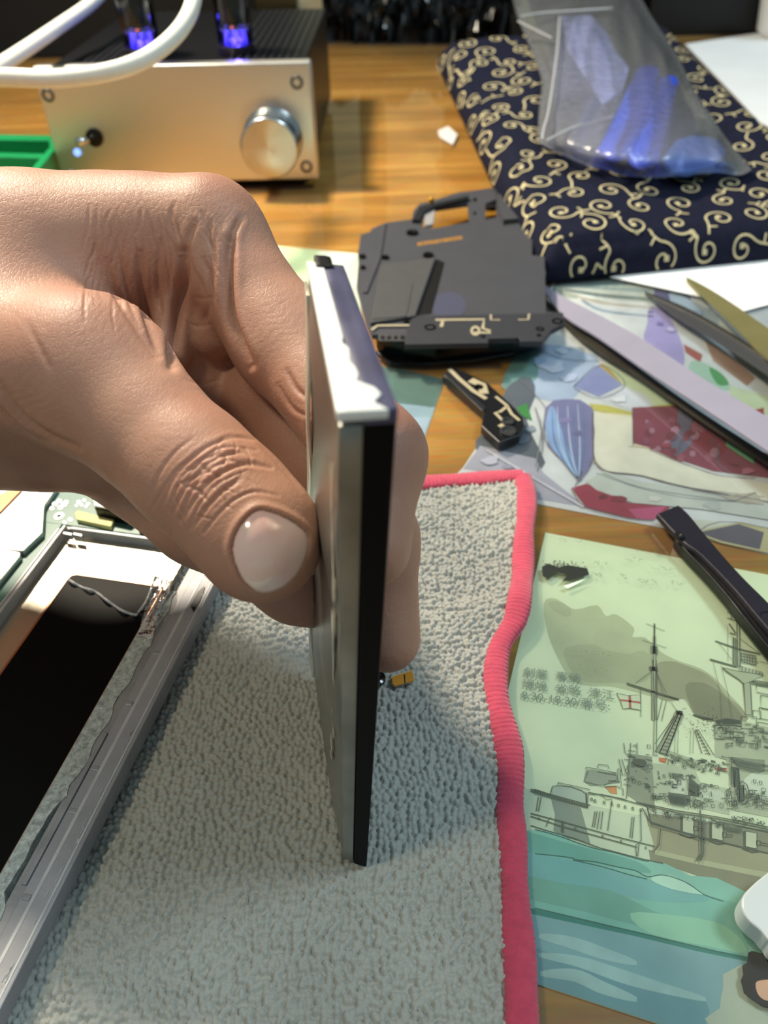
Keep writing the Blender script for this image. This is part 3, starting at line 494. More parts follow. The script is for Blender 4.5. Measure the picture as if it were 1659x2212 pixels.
def hem(path, name):
    path = np.array(path); seg = np.linalg.norm(np.diff(path, axis=0), axis=1); s = np.concatenate([[0], np.cumsum(seg)]); L = s[-1]; n = int(L / .22)
    q = np.stack([np.interp(np.linspace(0, L, n), s, path[:, i]) for i in range(3)], 1); V = []; F = []; K = 18
    for i in range(n):
        t = q[min(i + 1, n - 1)] - q[max(i - 1, 0)]; t[2] = 0; t /= np.linalg.norm(t); a = np.array([t[1], -t[0], 0])
        zz = cloth_h(q[i][0], q[i][1]); sN = i * L / n; rib = abs(math.sin(sN * math.pi / 1.15 + .8 * math.sin(sN / 5))) ** .6
        fl = 1 + .06 * math.sin(sN / 3.1) + .05 * math.sin(sN / 7.7)
        for k in range(K):
            w = 2 * math.pi * k / K; rx = 2.7 * fl + .16 * rib + .05 * RNG.randn(); rz = 1.35 + .17 * rib + .03 * RNG.randn()
            p = q[i] * [1, 1, 0] + a * math.cos(w) * rx; V.append((p[0], p[1], max(MZ + .02, zz - .1 + math.sin(w) * rz)))
    for i in range(n - 1):
        for k in range(K): F.append([i * K + k, (i + 1) * K + k, (i + 1) * K + (k + 1) % K, i * K + (k + 1) % K])
    F.append(list(range(K))); F.append([(n - 1) * K + k for k in range(K)][::-1])
    m = mat('hem_pink', 'c9405c', .75, var=.12, vs=500, bump=.5, bs=3000); m.node_tree.nodes['Principled BSDF'].inputs['Sheen Weight'].default_value = .5
    h = mkobj(name, V, F, m, cl_e, smooth=True); h['label'] = 'pink overlocked edge'
hem(ew[::-1], 'hem')
tp_ = [(x, float(Y_[-1, 0]) + float(top_off((x - XL) / (ew[0][0] - XL))) + 1.2, 3) for x in np.linspace(XL, ew[0][0] + .5, 60)]
hem(tp_, 'hem')
# ------------------------------------------------------------------ opened phone chassis
CZ = 9.5
e0 = P(240, 1700, CZ); e1 = P(447, 1290, CZ); ed = (e1 - e0) * [1, 1, 0]; ed /= np.linalg.norm(ed); en = np.array([-ed[1], ed[0], 0])
if en[0] > 0: en = -en
def off(px, z=CZ, py=1700): return float((P(px, py, z) - e0) @ en)
def CH(s, t, z): return (e0 + ed * s + en * t) * [1, 1, 0] + [0, 0, z]
ch = empty('phone_chassis', CH(20, 30, 5.2), 'opened metal phone frame with exposed circuit board and dark screen back', 'phone')
S0, S1_, = -75., 75.
# well top corner in chassis frame
pc = P(140, 1140, CZ); sTop = float((pc - e0) @ ed); tLeft = float((pc - e0) @ en)
def bar(t0, t1, z0, z1, s0=S0, s1=None): 
    s1 = sTop + 70 if s1 is None else s1
    return [CH(s0, t1, z0), CH(s0, t0, z0), CH(s1, t0, z0), CH(s1, t1, z0), CH(s0, t1, z1), CH(s0, t0, z1), CH(s1, t0, z1), CH(s1, t1, z1)]
m_al = mat('chassis_dark_alloy', '97979c', .5, .35, var=.12, vs=120, bump=.1, bs=900); m_al2 = mat('chassis_light_alloy', 'bcbec0', .5, .35, var=.12, vs=150, bump=.12, bs=700)
m_alr = mat('chassis_rail', '949496', .5, .35, var=.15, vs=200, bump=.15, bs=1200)
mb = MB(); mb.hexa(bar(-.2, 3.6, 5.2, CZ)); mb.build('side_rail', m_al, ch, bevel=.25)
t226, t222, t195 = 1.9, 2.6, off(195)
MBX = MB(); MBX.hexa(bar(0.55, 0.95, CZ - .3, CZ + .12)); MBX.build('rail_lip', m_al2, ch, bevel=.08)
o1, o2, o3, o4, o5, o6 = [off(v, 8.6) for v in (226, 195, 170, 157, 103, 97)]
mb = MB(); mb.hexa(bar(2.0, o2, 5.2, 9.0)); mb.build('inner_rail', m_al2, ch, bevel=.2)
mb = MB(); mb.hexa(bar(o2 - .1, o3, 5.2, 8.2)); mb.build('inner_rail', m_al, ch, bevel=.15)
mb = MB(); mb.hexa(bar(o3, o4 + 1.2, 5.2, 7.7)); mb.hexa(bar(o3 + .3, o3 + 1.3, 5.4, 8.15, -20, 12)); mb.build('inner_rail', m_alr, ch, bevel=.15)
# adhesive-covered ledge
mad = bpy.data.materials.new('adhesive_residue'); mad.use_nodes = True; nt = mad.node_tree; bb = nt.nodes['Principled BSDF']
tc = nt.nodes.new('ShaderNodeTexCoord'); nz = nt.nodes.new('ShaderNodeTexNoise'); nz.inputs['Scale'].default_value = 700; nz.inputs['Detail'].default_value = 10; nz.inputs['Distortion'].default_value = .25; nz.inputs['Roughness'].default_value = .75
nt.links.new(tc.outputs['Object'], nz.inputs['Vector']); cr = nt.nodes.new('ShaderNodeValToRGB'); e = cr.color_ramp.elements
e[0].position = .38; e[0].color = (*lin('858a86'), 1); e[1].position = .66; e[1].color = (*lin('d2d8d4'), 1); nt.links.new(nz.outputs['Fac'], cr.inputs[0]); nt.links.new(cr.outputs[0], bb.inputs['Base Color'])
bb.inputs['Metallic'].default_value = .15; bb.inputs['Roughness'].default_value = .4; bp = nt.nodes.new('ShaderNodeBump'); bp.inputs['Strength'].default_value = .6; bp.inputs['Distance'].default_value = .0004
nt.links.new(nz.outputs['Fac'], bp.inputs['Height']); nt.links.new(bp.outputs[0], bb.inputs['Normal'])
sw = sTop - 3
rg = [CH(S0, o5, 7.4)] ; pts = []
n = 60
for i in range(n + 1): s = S0 + (sw - 12 - S0) * i / n; pts.append(CH(s, o4 + .5 + .35 * math.sin(i * 1.3) + .5 * RNG.rand() + (1.3 if 24 < i < 34 else 0), 0))
pts2 = [CH(sw - 12, o5, 0), CH(S0, o5, 0)]
mb = MB(); mb.prism([p[:2] for p in pts + pts2], 5.6, 7.9); mb.build('adhesive_strip', mad, ch)
# floor of the battery well: bare metal frame around dark screen back
cr_tl = P(152, 1236, 7.0); tS = float((cr_tl - e0) @ en); sS = float((cr_tl - e0) @ ed)
m_well = mat('well_plate', 'c9c3b2', .3, .85, var=.08, vs=80, bump=.12, bs=500); m_cop = mat('copper_edge', 'c08a6a', .3, .9, var=.1, vs=200)
mb = MB(); mb.hexa(bar(o5 - .5, tLeft + .5, 5.2, 6.6, S0, sTop + .4)); wp = mb.build('battery_well', m_well, ch)
c = 2.2; a0, a1 = o5 + .15, tS
loop_o = [CH(S0, a0, 0), CH(sS - c, a0, 0), CH(sS, a0 + c * .3, 0), CH(sS, a1 - c, 0), CH(sS - .6, a1 - .6, 0), CH(sS - c, a1, 0), CH(S0, a1, 0)]
mb = MB(); mb.prism([p[:2] for p in loop_o], 6.3, 7.0); mb.build('copper_border', m_cop, ch)
loop_i = [CH(S0, a0 + .55, 0), CH(sS - c, a0 + .55, 0), CH(sS - .6, a0 + c * .3 + .5, 0), CH(sS - .6, a1 - c, 0), CH(sS - 1.1, a1 - 1.1, 0), CH(sS - c, a1 - .6, 0), CH(S0, a1 - .6, 0)]
mb = MB(); mb.prism([p[:2] for p in loop_i], 6.5, 7.12); so = mb.build('screen_back', mat('screen_black', '050505', .5, spec=.12), ch)
# walls of the well (left and top)
mb = MB(); mb.hexa(bar(tLeft, tLeft + 1.0, 5.2, 9.6, S0, sTop + 1)); mb.hexa(bar(tLeft + 1.5, tLeft + 2.2, 5.2, 9.2, S0, sTop)); mb.build('well_wall', m_al2, ch, bevel=.2)
mb = MB(); mb.hexa(bar(2.0, tLeft - 1.4, 5.2, 9.4, sTop, sTop + 1.0)); mb.build('well_wall', m_al2, ch, bevel=.2)
mb = MB(); mb.hexa(bar(2.0, tLeft + 1, 5.2, 8.0, sTop + 1.0, sTop + 2.2)); mb.build('well_wall', m_al, ch, bevel=.2)
# circuit board
PB = 8.4
m_pcb = mat('pcb_green', '4f7f76', .35, 0, var=.12, vs=150, spec=.6)
mb = MB(); mb.hexa(bar(2.2, tLeft + 32, 6.8, PB, sTop + 2.2, sTop + 62)); mb.hexa(bar(tLeft + 2.4, tLeft + 32, 6.8, PB - .05, S0, sTop + 2.3)); pcb = mb.build('circuit_board', m_pcb, ch, bevel=.1)
m_sh = mat('shield_can', 'd9dad6', .28, .8, var=.04, vs=100)
def part(name, px, z0, z1, m, bev=.2, lab=None, smooth=0):
    q = spl(px, smooth, True) if smooth else px; o = MB().prism([p[:2] for p in w2(q, z1)], z0, z1).build(name, m, pcb, bevel=bev)
    if lab: o['label'] = lab
    return o
part('shield_plate', [(-120, 1060), (70, 1053), (124, 1052), (97, 1090), (95, 1100), (92, 1150), (50, 1190), (40, 1190), (-120, 1170)], 7.0, 10.0, m_sh)
part('shield_plate', [(-120, 1180), (0, 1184), (44, 1193), (44, 1200), (0, 1255), (-90, 1370), (-200, 1370)], 7.0, 9.9, m_sh)
part('copper_strip', [(-60, 1130), (-5, 1112), (48, 1058), (22, 1056), (-60, 1100)], 10.0, 10.5, m_cop)
cm = part('camera_module', [(201, 1084), (222, 1063), (250, 1052), (290, 1050), (300, 1090), (270, 1112), (205, 1098)], 7.5, 12.0, mat('black_plastic', '131313', .35))
part('camera_frame', [(201, 1078), (222, 1056), (250, 1045), (292, 1047), (302, 1078), (270, 1104), (203, 1092)], 12.0, 12.7, m_sh)
c0 = P(262, 1068, 12.7); mb = MB(); mb.lathe(c0, (0, 0, 1), [(3.3, 0), (3.3, .3), (2.7, .35), (2.4, .1), (.1, .08)], 28); lo = mb.build('lens', mat('lens_dark', '2a211f', .1, spec=.8), pcb, smooth=True)
part('connector', [(160, 1108), (168, 1102), (246, 1122), (240, 1138), (165, 1122)], 7.8, 9.6, mat('connector_cream', 'd9dc96', .5, var=.05), lab='pale yellow connector')
part('connector', [(300, 1132), (308, 1126), (328, 1134), (320, 1150), (298, 1143)], 7.8, 10.2, mat('black_plastic', '131313', .35), lab='small black connector')
part('contact', [(325, 1145), (335, 1138), (352, 1148), (350, 1158), (322, 1156)], 7.8, 9.0, mat('gold', 'c99a3a', .3, .9), lab='gold contact')
for x, y, s_ in ((118, 1088, 6), (128, 1082, 6), (138, 1090, 6), (112, 1098, 5), (143, 1084, 5), (130, 1096, 6), (170, 1084, 5), (182, 1080, 4), (176, 1090, 4), (190, 1088, 4), (152, 1122, 5), (140, 1128, 4), (186, 1094, 3), (165, 1092, 3)):
    part('solder_pad', circ(x, y, s_, 10, s_ * .7), 7.8, PB + .12, mat('solder', 'e6e6dc', .3, .7), .05)
c0 = P(128, 1115, PB); MB().lathe(c0, (0, 0, 1), [(1.35, 0), (1.35, .15), (.6, .15), (.55, -.2)], 20).build('screw_hole', mat('solder', 'e6e6dc', .3, .7), pcb)
for (x, y) in ((136, 1148), (158, 1150)): part('spring_contact', [(x, y), (x + 20, y + 3), (x + 19, y + 9), (x - 1, y + 5)], 8.0, 9.7, m_sh)
# clear tape scrap and strand of glue
m_tp = film_mat('clear_tape', (.93, .94, .95), .15, .42, .9, 400., (.85, .88, .9), fres=1.5)
V = []; F = []; n = 16
for i in range(n + 1):
    for j in range(9):
        t = i / n; u = j / 8; x = 345 + 6 * t - 40 * t * t * 0 + (40 - 12 * t) * (u - .3) - 45 * t; y = 1243 + 130 * t + 10 * u
        p = P(x, y, 8.3 + 2.6 * abs(math.sin(u * 7 + t * 5)) * (1 - t) + .5 * RNG.rand()); V.append(p)
for i in range(n):
    for j in range(8): F.append([i * 9 + j, i * 9 + j + 1, (i + 1) * 9 + j + 1, (i + 1) * 9 + j])
tpo = mkobj('tape_scrap', V, F, m_tp, ch, smooth=True); tpo['label'] = 'crumpled clear tape scrap'
mb = MB(); q = [P(a, b, 7.6 + .5 * math.sin(i)) for i, (a, b) in enumerate(spl([(148, 1252), (175, 1268), (205, 1278), (235, 1300), (262, 1318), (290, 1328), (300, 1322), (318, 1295), (330, 1262)], 5))]
mb.tube(q, .38, 6); g = mb.build('glue_strand', m_tp, ch, smooth=True)
# slot and screw details on the rail
MBX = MB(); [MBX.hexa(bar(o2 + .1 + .35 * math.sin(i * 2.1), o3 - .3, 8.0, 8.45, s_, s_ + 1.1)) for i, s_ in enumerate((-38, -22.5, -6, 3.2, 19, 33))]; MBX.build('rail_notch', m_alr, ch, bevel=.2)
MBX = MB(); r9 = np.random.RandomState(2)
for _ in range(60): s_ = r9.uniform(-60, 55); t_ = 1.15 + .3 * r9.randn(); MBX.hexa(bar(t_, t_ + .12, CZ - .1, CZ + .14, s_, s_ + r9.uniform(.2, 1.6)))
MBX.build('glue_fleck', mat('glue_grey', 'b9bcbc', .4), ch)
part2 = lambda name, px, z0, z1, m, b=.1: MB().prism([p[:2] for p in w2(px, z1)], z0, z1).build(name, m, ch, bevel=b)
part2('button_slot', [(411, 1308), (428, 1277), (441, 1266), (443, 1270), (432, 1300), (418, 1322)], 8, 9.62, mat('black_plastic', '131313', .35))
# flex connector and small black part behind the battery
fx = empty('flex_connector', P(868, 1468, 4.4), 'small orange ribbon connector lying on the cloth below the fingertips', 'connector')
MB().prism([p[:2] for p in w2([(846, 1462), (890, 1448), (895, 1466), (893, 1470), (853, 1481), (848, 1477)], 4.9)], 4.5, 4.9).build('ribbon', mat('flex_orange', 'c98a2e', .4, var=.1), fx, bevel=.05)
MB().prism([p[:2] for p in w2([(845, 1461), (890, 1447), (896, 1466), (894, 1472), (853, 1483), (846, 1478)], 4.5)], 4.3, 4.5).build('backing', mat('pale_edge', 'c8c0a8', .5), fx)
MB().prism([p[:2] for p in w2([(872, 1457), (874, 1476), (876, 1476), (875, 1456)], 5.0)], 4.9, 4.96).build('trace', mat('black_plastic', '131313', .35), fx)
mb = MB(); q = P(812, 1468, 4.2); mb.lathe(q, (0, 0, 1), [(2.2, 0), (2.2, .8), (1.5, 1.1), (.1, 1.1)], 20)
tag(mb.build('washer', mat('black_gloss', '0c0c0d', .15), smooth=False, bevel=.1), 'tiny glossy black round part behind the battery foot', 'washer')
# ------------------------------------------------------------------ valve headphone amplifier
AL = P(137, 394, 6); AR = P(689, 385, 6); ax = (AR - AL) / np.linalg.norm(AR - AL); ay = np.array([-ax[1], ax[0], 0]); AW = float(np.linalg.norm(AR - AL))
am = empty('headphone_amplifier', AL * [1, 1, 0] + ax * AW / 2 + ay * 60 + [0, 0, MZ], 'silver fronted valve headphone amplifier with big round knob and two glass tubes', 'amplifier')
def AM(u, v, z): return AL * [1, 1, 0] + ax * u + ay * v + [0, 0, z]
def abox(u0, u1, v0, v1, z0, z1): return [AM(u0, v0, z0), AM(u1, v0, z0), AM(u1, v1, z0), AM(u0, v1, z0), AM(u0, v0, z1), AM(u1, v0, z1), AM(u1, v1, z1), AM(u0, v1, z1)]
def brushed(name, col, rough=.28, aniso=.6, radial=False):
    m = mat(name, col, rough, 1.0, aniso=aniso); nt = m.node_tree; b = nt.nodes['Principled BSDF']
    tc = nt.nodes.new('ShaderNodeTexCoord'); mp = nt.nodes.new('ShaderNodeMapping'); mp.inputs['Scale'].default_value = (6, 6, 900); nt.links.new(tc.outputs['Object'], mp.inputs[0])
    n = nt.nodes.new('ShaderNodeTexNoise'); n.inputs['Scale'].default_value = 3; n.inputs['Detail'].default_value = 3; nt.links.new(mp.outputs[0], n.inputs['Vector'])
    bp = nt.nodes.new('ShaderNodeBump'); bp.inputs['Strength'].default_value = .12; bp.inputs['Distance'].default_value = .0003; nt.links.new(n.outputs['Fac'], bp.inputs['Height']); nt.links.new(bp.outputs[0], b.inputs['Normal']); return m
m_front = brushed('brushed_front', 'dcdcd8', .33)
fp = MB().hexa(abox(0, AW, 0, 8, 5, 62)).build('front_panel', m_front, am, bevel=1.2, seg=3)
m_blk = mat('case_black', '17181b', .38, .3, var=.1, vs=60, bump=.1, bs=800)
MB().hexa(abox(4, AW - 4, 8, 165, 7, 59.5)).build('case', m_blk, am, bevel=1)
for i in range(9): u = AW - 44 + i * 4.2; MB().hexa(abox(u, u + 1.6, 14, 160, 59.5, 60.3)).build('cooling_rib', mat('rib_grey', '3a3b3e', .35, .6), am, bevel=.2)
for i in range(6): u = 20 + i * 4.2; MB().hexa(abox(u, u + 1.6, 14, 160, 59.5, 60.3)).build('cooling_rib', mat('rib_grey', '3a3b3e', .35, .6), am, bevel=.2)
for u in (12, AW - 12):
    for v in (16, 150): MB().lathe(AM(u, v, MZ), (0, 0, 1), [(6, 0), (6.5, 1), (6, 5.6)], 20).build('foot', mat('rubber', '111111', .7), am)
def onpanel(px, py):   # point of the front panel plane seen at a pixel
    d = ray(px, py); n = ay; t = float(((AL * [1, 1, 0]) - Cv) @ n / (d @ n)); return Cv + d * t
kc = onpanel(590, 300); ko = -ay
kn = MB().lathe(kc, ko, [(15.6, 0), (15.6, .8), (14.9, 1.2), (14.9, 16), (14.3, 17), (13.9, 17.2)], 64).build('volume_knob', brushed('knob_side', 'c4c6c8', .22, .3), am, smooth=False)
for p_ in kn.data.polygons: p_.use_smooth = len(p_.vertices) == 4
mb = MB(); kc2 = kc + ko * 17.25; n = 72
V = [kc2]; 
a_ = np.cross(ko, [0, 0, 1.]); a_ /= np.linalg.norm(a_); b_ = np.cross(ko, a_)
for rr_ in (4.5, 9, 13.8):
    for k in range(n): w = 2 * math.pi * k / n; V.append(kc2 + rr_ * (a_ * math.cos(w) + b_ * math.sin(w)) + ko * (.0 if rr_ < 13 else -.03))
F = [[0, 1 + k, 1 + (k + 1) % n] for k in range(n)] + [[1 + r_ * n + k, 1 + (r_ + 1) * n + k, 1 + (r_ + 1) * n + (k + 1) % n, 1 + r_ * n + (k + 1) % n] for r_ in range(2) for k in range(n)]
mk = bpy.data.materials.new('spun_face'); mk.use_nodes = True; nt = mk.node_tree; b = nt.nodes['Principled BSDF']; b.inputs['Metallic'].default_value = 1; b.inputs['Roughness'].default_value = .26; b.inputs['Base Color'].default_value = (*lin('d2cfc6'), 1); b.inputs['Anisotropic'].default_value = .9
tg = nt.nodes.new('ShaderNodeTangent'); tg.direction_type = 'RADIAL'; tg.axis = 'Y'; nt.links.new(tg.outputs[0], b.inputs['Tangent'])
kf = mkobj('knob_face', V, F, mk, kn); kf['label'] = 'radially spun metal face'
# re-centre the face so the radial brushing runs around the knob axis
off_ = kc2 - np.array(kf['_org']); kf.data.transform(Matrix.Translation(-Vector([float(c) for c in off_ * MM]))); kf.location = Vector([float(c) for c in off_ * MM])
for (x, y) in ((104, 206), (641, 178), (155, 380), (662, 360)):
    q = onpanel(x, y); s_ = MB().lathe(q - ko * 1.0, ko, [(3.4, 0), (3.4, 1.1), (2.9, 1.5), (1.7, 1.5), (1.6, .6), (.1, .6)], 24).build('screw', mat('screw_steel', '77797a', .3, .9), am)
q = onpanel(205, 297); sw_ = MB().lathe(q, ko, [(4.6, 0), (4.6, 1.2), (3.4, 1.4), (3.2, 4), (.1, 4)], 24).build('toggle_switch', mat('switch_dark', '3a3630', .25, .9), am)
MB().tube([q + ko * 3.5, q + ko * 9 + [-2, 0, 1], q + ko * 14 + [-4, 0, 2.2]], [1.2, 1.5, 1.9], 14).build('lever', mat('chrome', 'd8d8d8', .12, 1), sw_, smooth=True)
q = onpanel(167, 329); MB().lathe(q, ko, [(1.9, 0), (1.8, .7), (1.2, 1.3), (.2, 1.6)], 18).build('power_light', mat('led_blue', '5a7cff', .3, emis=(.25, .45, 1), es=1.6), am, smooth=True)
m_gl = film_mat('tube_glass', (.93, .96, .95), .04, .0, .0, fres=1.0, ior=1.5)
def tube_v(px, py):
    d = ray(px, py); t = (60.3 - H) / d[2]; b0 = Cv + d * t
    tb = MB().lathe(b0, (0, 0, 1), [(9.8, 0), (9.8, 3.5), (8.8, 4)], 28).build('vacuum_tube', mat('socket_dark', '1b1722', .3), am)
    tb['label'] = 'clear glass valve glowing blue at its foot'
    MB().lathe(b0 + [0, 0, 3], (0, 0, 1), [(8.6, 0), (9.3, 2), (9.3, 38), (8.2, 43), (5, 47), (1.6, 49), (1.2, 53)], 32).build('glass', m_gl, tb, smooth=True)
    MB().lathe(b0 + [0, 0, 13], (0, 0, 1), [(5.2, 0), (5.2, .8), (4.2, 1), (4.2, 22), (5.4, 22.4), (5.4, 23)], 20).build('plate', mat('tube_plate', '1d2523', .35, .6), tb)
    MB().lathe(b0 + [0, 0, 11], (0, 0, 1), [(7.5, 0), (7.5, .5)], 24).build('mica_disc', mat('mica', 'c2c4b4', .25, .3), tb)
    for k in range(7):
        w = k * .897; MB().tube([b0 + [5.6 * math.cos(w), 5.6 * math.sin(w), 3.5], b0 + [4.8 * math.cos(w), 4.8 * math.sin(w), 12]], .45, 6).build('pin', mat('pin_glow_blue', '6a5cff', .3, emis=(.12, .08, 1), es=.8), tb)  # pins emit blue themselves to imitate light from the tube foot
    for k in range(3):
        w = k * 2.1 + .4; c_ = b0 + [2.6 * math.cos(w), 2.6 * math.sin(w), 5.0]; MB().lathe(c_, (0, 0, 1), [(.3, -1), (1.1, -.5), (1.3, .3), (.9, 1.2), (.2, 1.5)], 12).build('blue_light', mat('led_deep', '2a1cff', .3, emis=(.05, .03, 1), es=9), tb, smooth=True)
    MB().lathe(b0 + [-.8, -2.0, 11], (0, 0, 1), [(.3, -.8), (.9, 0), (.9, .5), (.2, 1)], 10).build('heater', mat('heater_red', 'ff5030', .4, emis=(1, .15, .06), es=2.0), tb, smooth=True)
    l = bpy.data.lights.new('blue_glow', 'POINT'); l.energy = .012; l.color = (.12, .08, 1); l.shadow_soft_size = .002
    lo_ = bpy.data.objects.new('blue_glow', l); SC.collection.objects.link(lo_); lo_.location = Vector([float(c) for c in (b0 + [0, 0, 7.5])]) * MM
tube_v(312, 118); tube_v(512, 112)
# ------------------------------------------------------------------ white cable looping in front of the amplifier
cp = [(262, -70, 470), (205, 0, 430), (120, 62, 395), (0, 142, 345), (-110, 205, 315), (-210, 235, 300), (-240, 200, 300), (-160, 172, 300), (0, 167, 300), (110, 170, 300), (210, 160, 302), (290, 138, 306), (350, 102, 312), (395, 55, 320), (418, 0, 330), (422, -80, 345)]
q = [PZ(*c) for c in spl(cp, 8)]
tag(MB().tube(q, 3.35, 20).build('cable', mat('cable_white', 'e0e0d8', .38, var=.03), smooth=True), 'thick glossy white cable looping in front of the amplifier', 'cable')
# ------------------------------------------------------------------ green compartment tray
gt = empty('storage_tray', P(20, 370, MZ), 'green plastic compartment tray left of the amplifier', 'tray')
m_gr = mat('green_plastic', '178a52', .35, var=.06, vs=40, spec=.5)
def prW(name, pxs, z0, z1, m, parent, bev=.4): return MB().prism([p[:2] for p in w2(pxs, z1)], z0, z1).build(name, m, parent, bevel=bev)
prW('tray_floor', [(-120, 300), (104, 303), (122, 330), (-40, 560), (-200, 560)], MZ, 4.0, m_gr, gt)
prW('tray_wall', [(-120, 288), (106, 292), (108, 303), (-120, 300)], MZ + .2, 20, m_gr, gt)
prW('tray_wall', [(106, 318), (118, 322), (-70, 560), (-96, 560)], MZ + .2, 20, m_gr, gt)
prW('tray_wall', [(104, 292), (110, 292), (118, 322), (108, 322)], MZ + .2, 20, m_gr, gt)
prW('divider', [(-120, 326), (100, 332), (98, 341), (-120, 336)], MZ + .2, 19, m_gr, gt)
# ------------------------------------------------------------------ patterned padded pouch
PF = [P(1172, 545, 16), P(1960, 420, 16), P(1652, 250, 46) + (P(1652, 250, 46) - P(1652, 250, 46)), P(945, 86, 46)]
PF[2] = P(1440, 36, 46)
BRx = P(1878, 475, 16); PF[1] = BRx
def bil(u, v): return PF[0] * (1 - u) * (1 - v) + PF[1] * u * (1 - v) + PF[2] * u * v + PF[3] * (1 - u) * v
LU = (np.linalg.norm(PF[1] - PF[0]) + np.linalg.norm(PF[2] - PF[3])) / 2; LV = (np.linalg.norm(PF[3] - PF[0]) + np.linalg.norm(PF[2] - PF[1])) / 2
RO = 13.0; ARC = RO * math.pi / 2
def prof(s, L, extra=0):   # arc distance from the start edge -> (inward distance, drop)
    if s < ARC: a = s / RO; return RO * (1 - math.cos(a)), RO * (1 - math.sin(a))
    return s - ARC + RO, 0.
def pouch(su, sv):   # arc-length coordinates on the padded top
    TU = LU + 2 * (ARC - RO); TV = LV + 2 * (ARC - RO)
    if su < TU / 2: iu, du = prof(su, LU)
    else: iu, du = prof(TU - su, LU); iu = LU - iu
    if sv < TV / 2: iv, dv = prof(sv, LV)
    else: iv, dv = prof(TV - sv, LV); iv = LV - iv
    p = bil(iu / LU, iv / LV); drop = RO - math.sqrt(max(0, (RO - min(du, RO)) ** 2)) if dv == 0 else (dv if du == 0 else min(RO, math.hypot(du, dv)))
    z = p[2] - drop + 1.6 * math.sin(su / 31 + sv / 47) * (1 if drop < 1 else 0) + .8 * math.sin(su / 13 - sv / 21) * (1 if drop < 1 else 0)
    return np.array([p[0], p[1], z])
TU = LU + 2 * (ARC - RO); TV = LV + 2 * (ARC - RO); nu, nv_ = 110, 150; V = []; F = []
for j in range(nv_ + 1):
    for i in range(nu + 1): V.append(pouch(TU * i / nu, TV * j / nv_))
for j in range(nv_):
    for i in range(nu): k = j * (nu + 1) + i; F.append([k, k + 1, k + nu + 2, k + nu + 1])
per = [i for i in range(nu + 1)] + [j * (nu + 1) + nu for j in range(1, nv_ + 1)] + [nv_ * (nu + 1) + i for i in range(nu - 1, -1, -1)] + [j * (nu + 1) for j in range(nv_ - 1, 0, -1)]
k0 = len(V)
for i in per: p = V[i]; c_ = bil(.5, .5); V.append(np.array([p[0] + (c_[0] - p[0]) * .015, p[1] + (c_[1] - p[1]) * .01, max(MZ + .1, p[2] - 4)]))
m = len(per)
for i in range(m): F.append([per[(i + 1) % m], per[i], k0 + i, k0 + (i + 1) % m])
F.append([k0 + i for i in range(m)][::-1])
po = mkobj('pouch', V, F, mat('navy_cloth', '15182c', .85, var=.18, vs=300, bump=.4, bs=2500, spec=.2), smooth=True)
tag(po, 'padded navy pouch with cream scrolling vine pattern', 'pouch')
mbp = MB(); rp = random.Random(21); A_ = 20.5; nodes = []
rows = int(TV / (A_ * .8)) + 1
for j in range(rows):
    for i in range(int(TU / A_) + 1):
        nodes.append((i * A_ + (A_ / 2 if j % 2 else 0) + rp.uniform(-2, 2) + 4, j * A_ * .8 + rp.uniform(-2, 2) + 5, rp.uniform(0, 6.28), rp.choice((-1, 1)), rp.uniform(6.4, 8.0)))
def surf_strip(pts, w):
    P3 = [];
    for (a, b) in pts:
        if not (0.3 < a < TU - .3 and 0.3 < b < TV - .3): 
            if len(P3) > 1: emit(P3, w)
            P3 = []; continue
        P3.append((a, b))
    if len(P3) > 1: emit(P3, w)
def emit(pts, w):
    n = len(pts); V = []
    for i, (a, b) in enumerate(pts):
        t = np.array(pts[min(i + 1, n - 1)]) - np.array(pts[max(i - 1, 0)]); t = t / (np.linalg.norm(t) + 1e-9); nn = np.array([-t[1], t[0]]) * w / 2
        for s_ in (1, -1):
            aa = min(max(a + nn[0] * s_, .05), TU - .05); bb = min(max(b + nn[1] * s_, .05), TV - .05); p = pouch(aa, bb)
            e1_ = pouch(min(aa + .5, TU), bb) - p if aa < TU - .6 else p - pouch(aa - .5, bb); e2_ = pouch(aa, min(bb + .5, TV)) - p if bb < TV - .6 else p - pouch(aa, bb - .5)
            nrm = np.cross(e1_, e2_); nrm /= np.linalg.norm(nrm) + 1e-9; V.append(p + nrm * .45)
    mbp.add(V, [[2 * i, 2 * i + 1, 2 * i + 3, 2 * i + 2] for i in range(n - 1)])
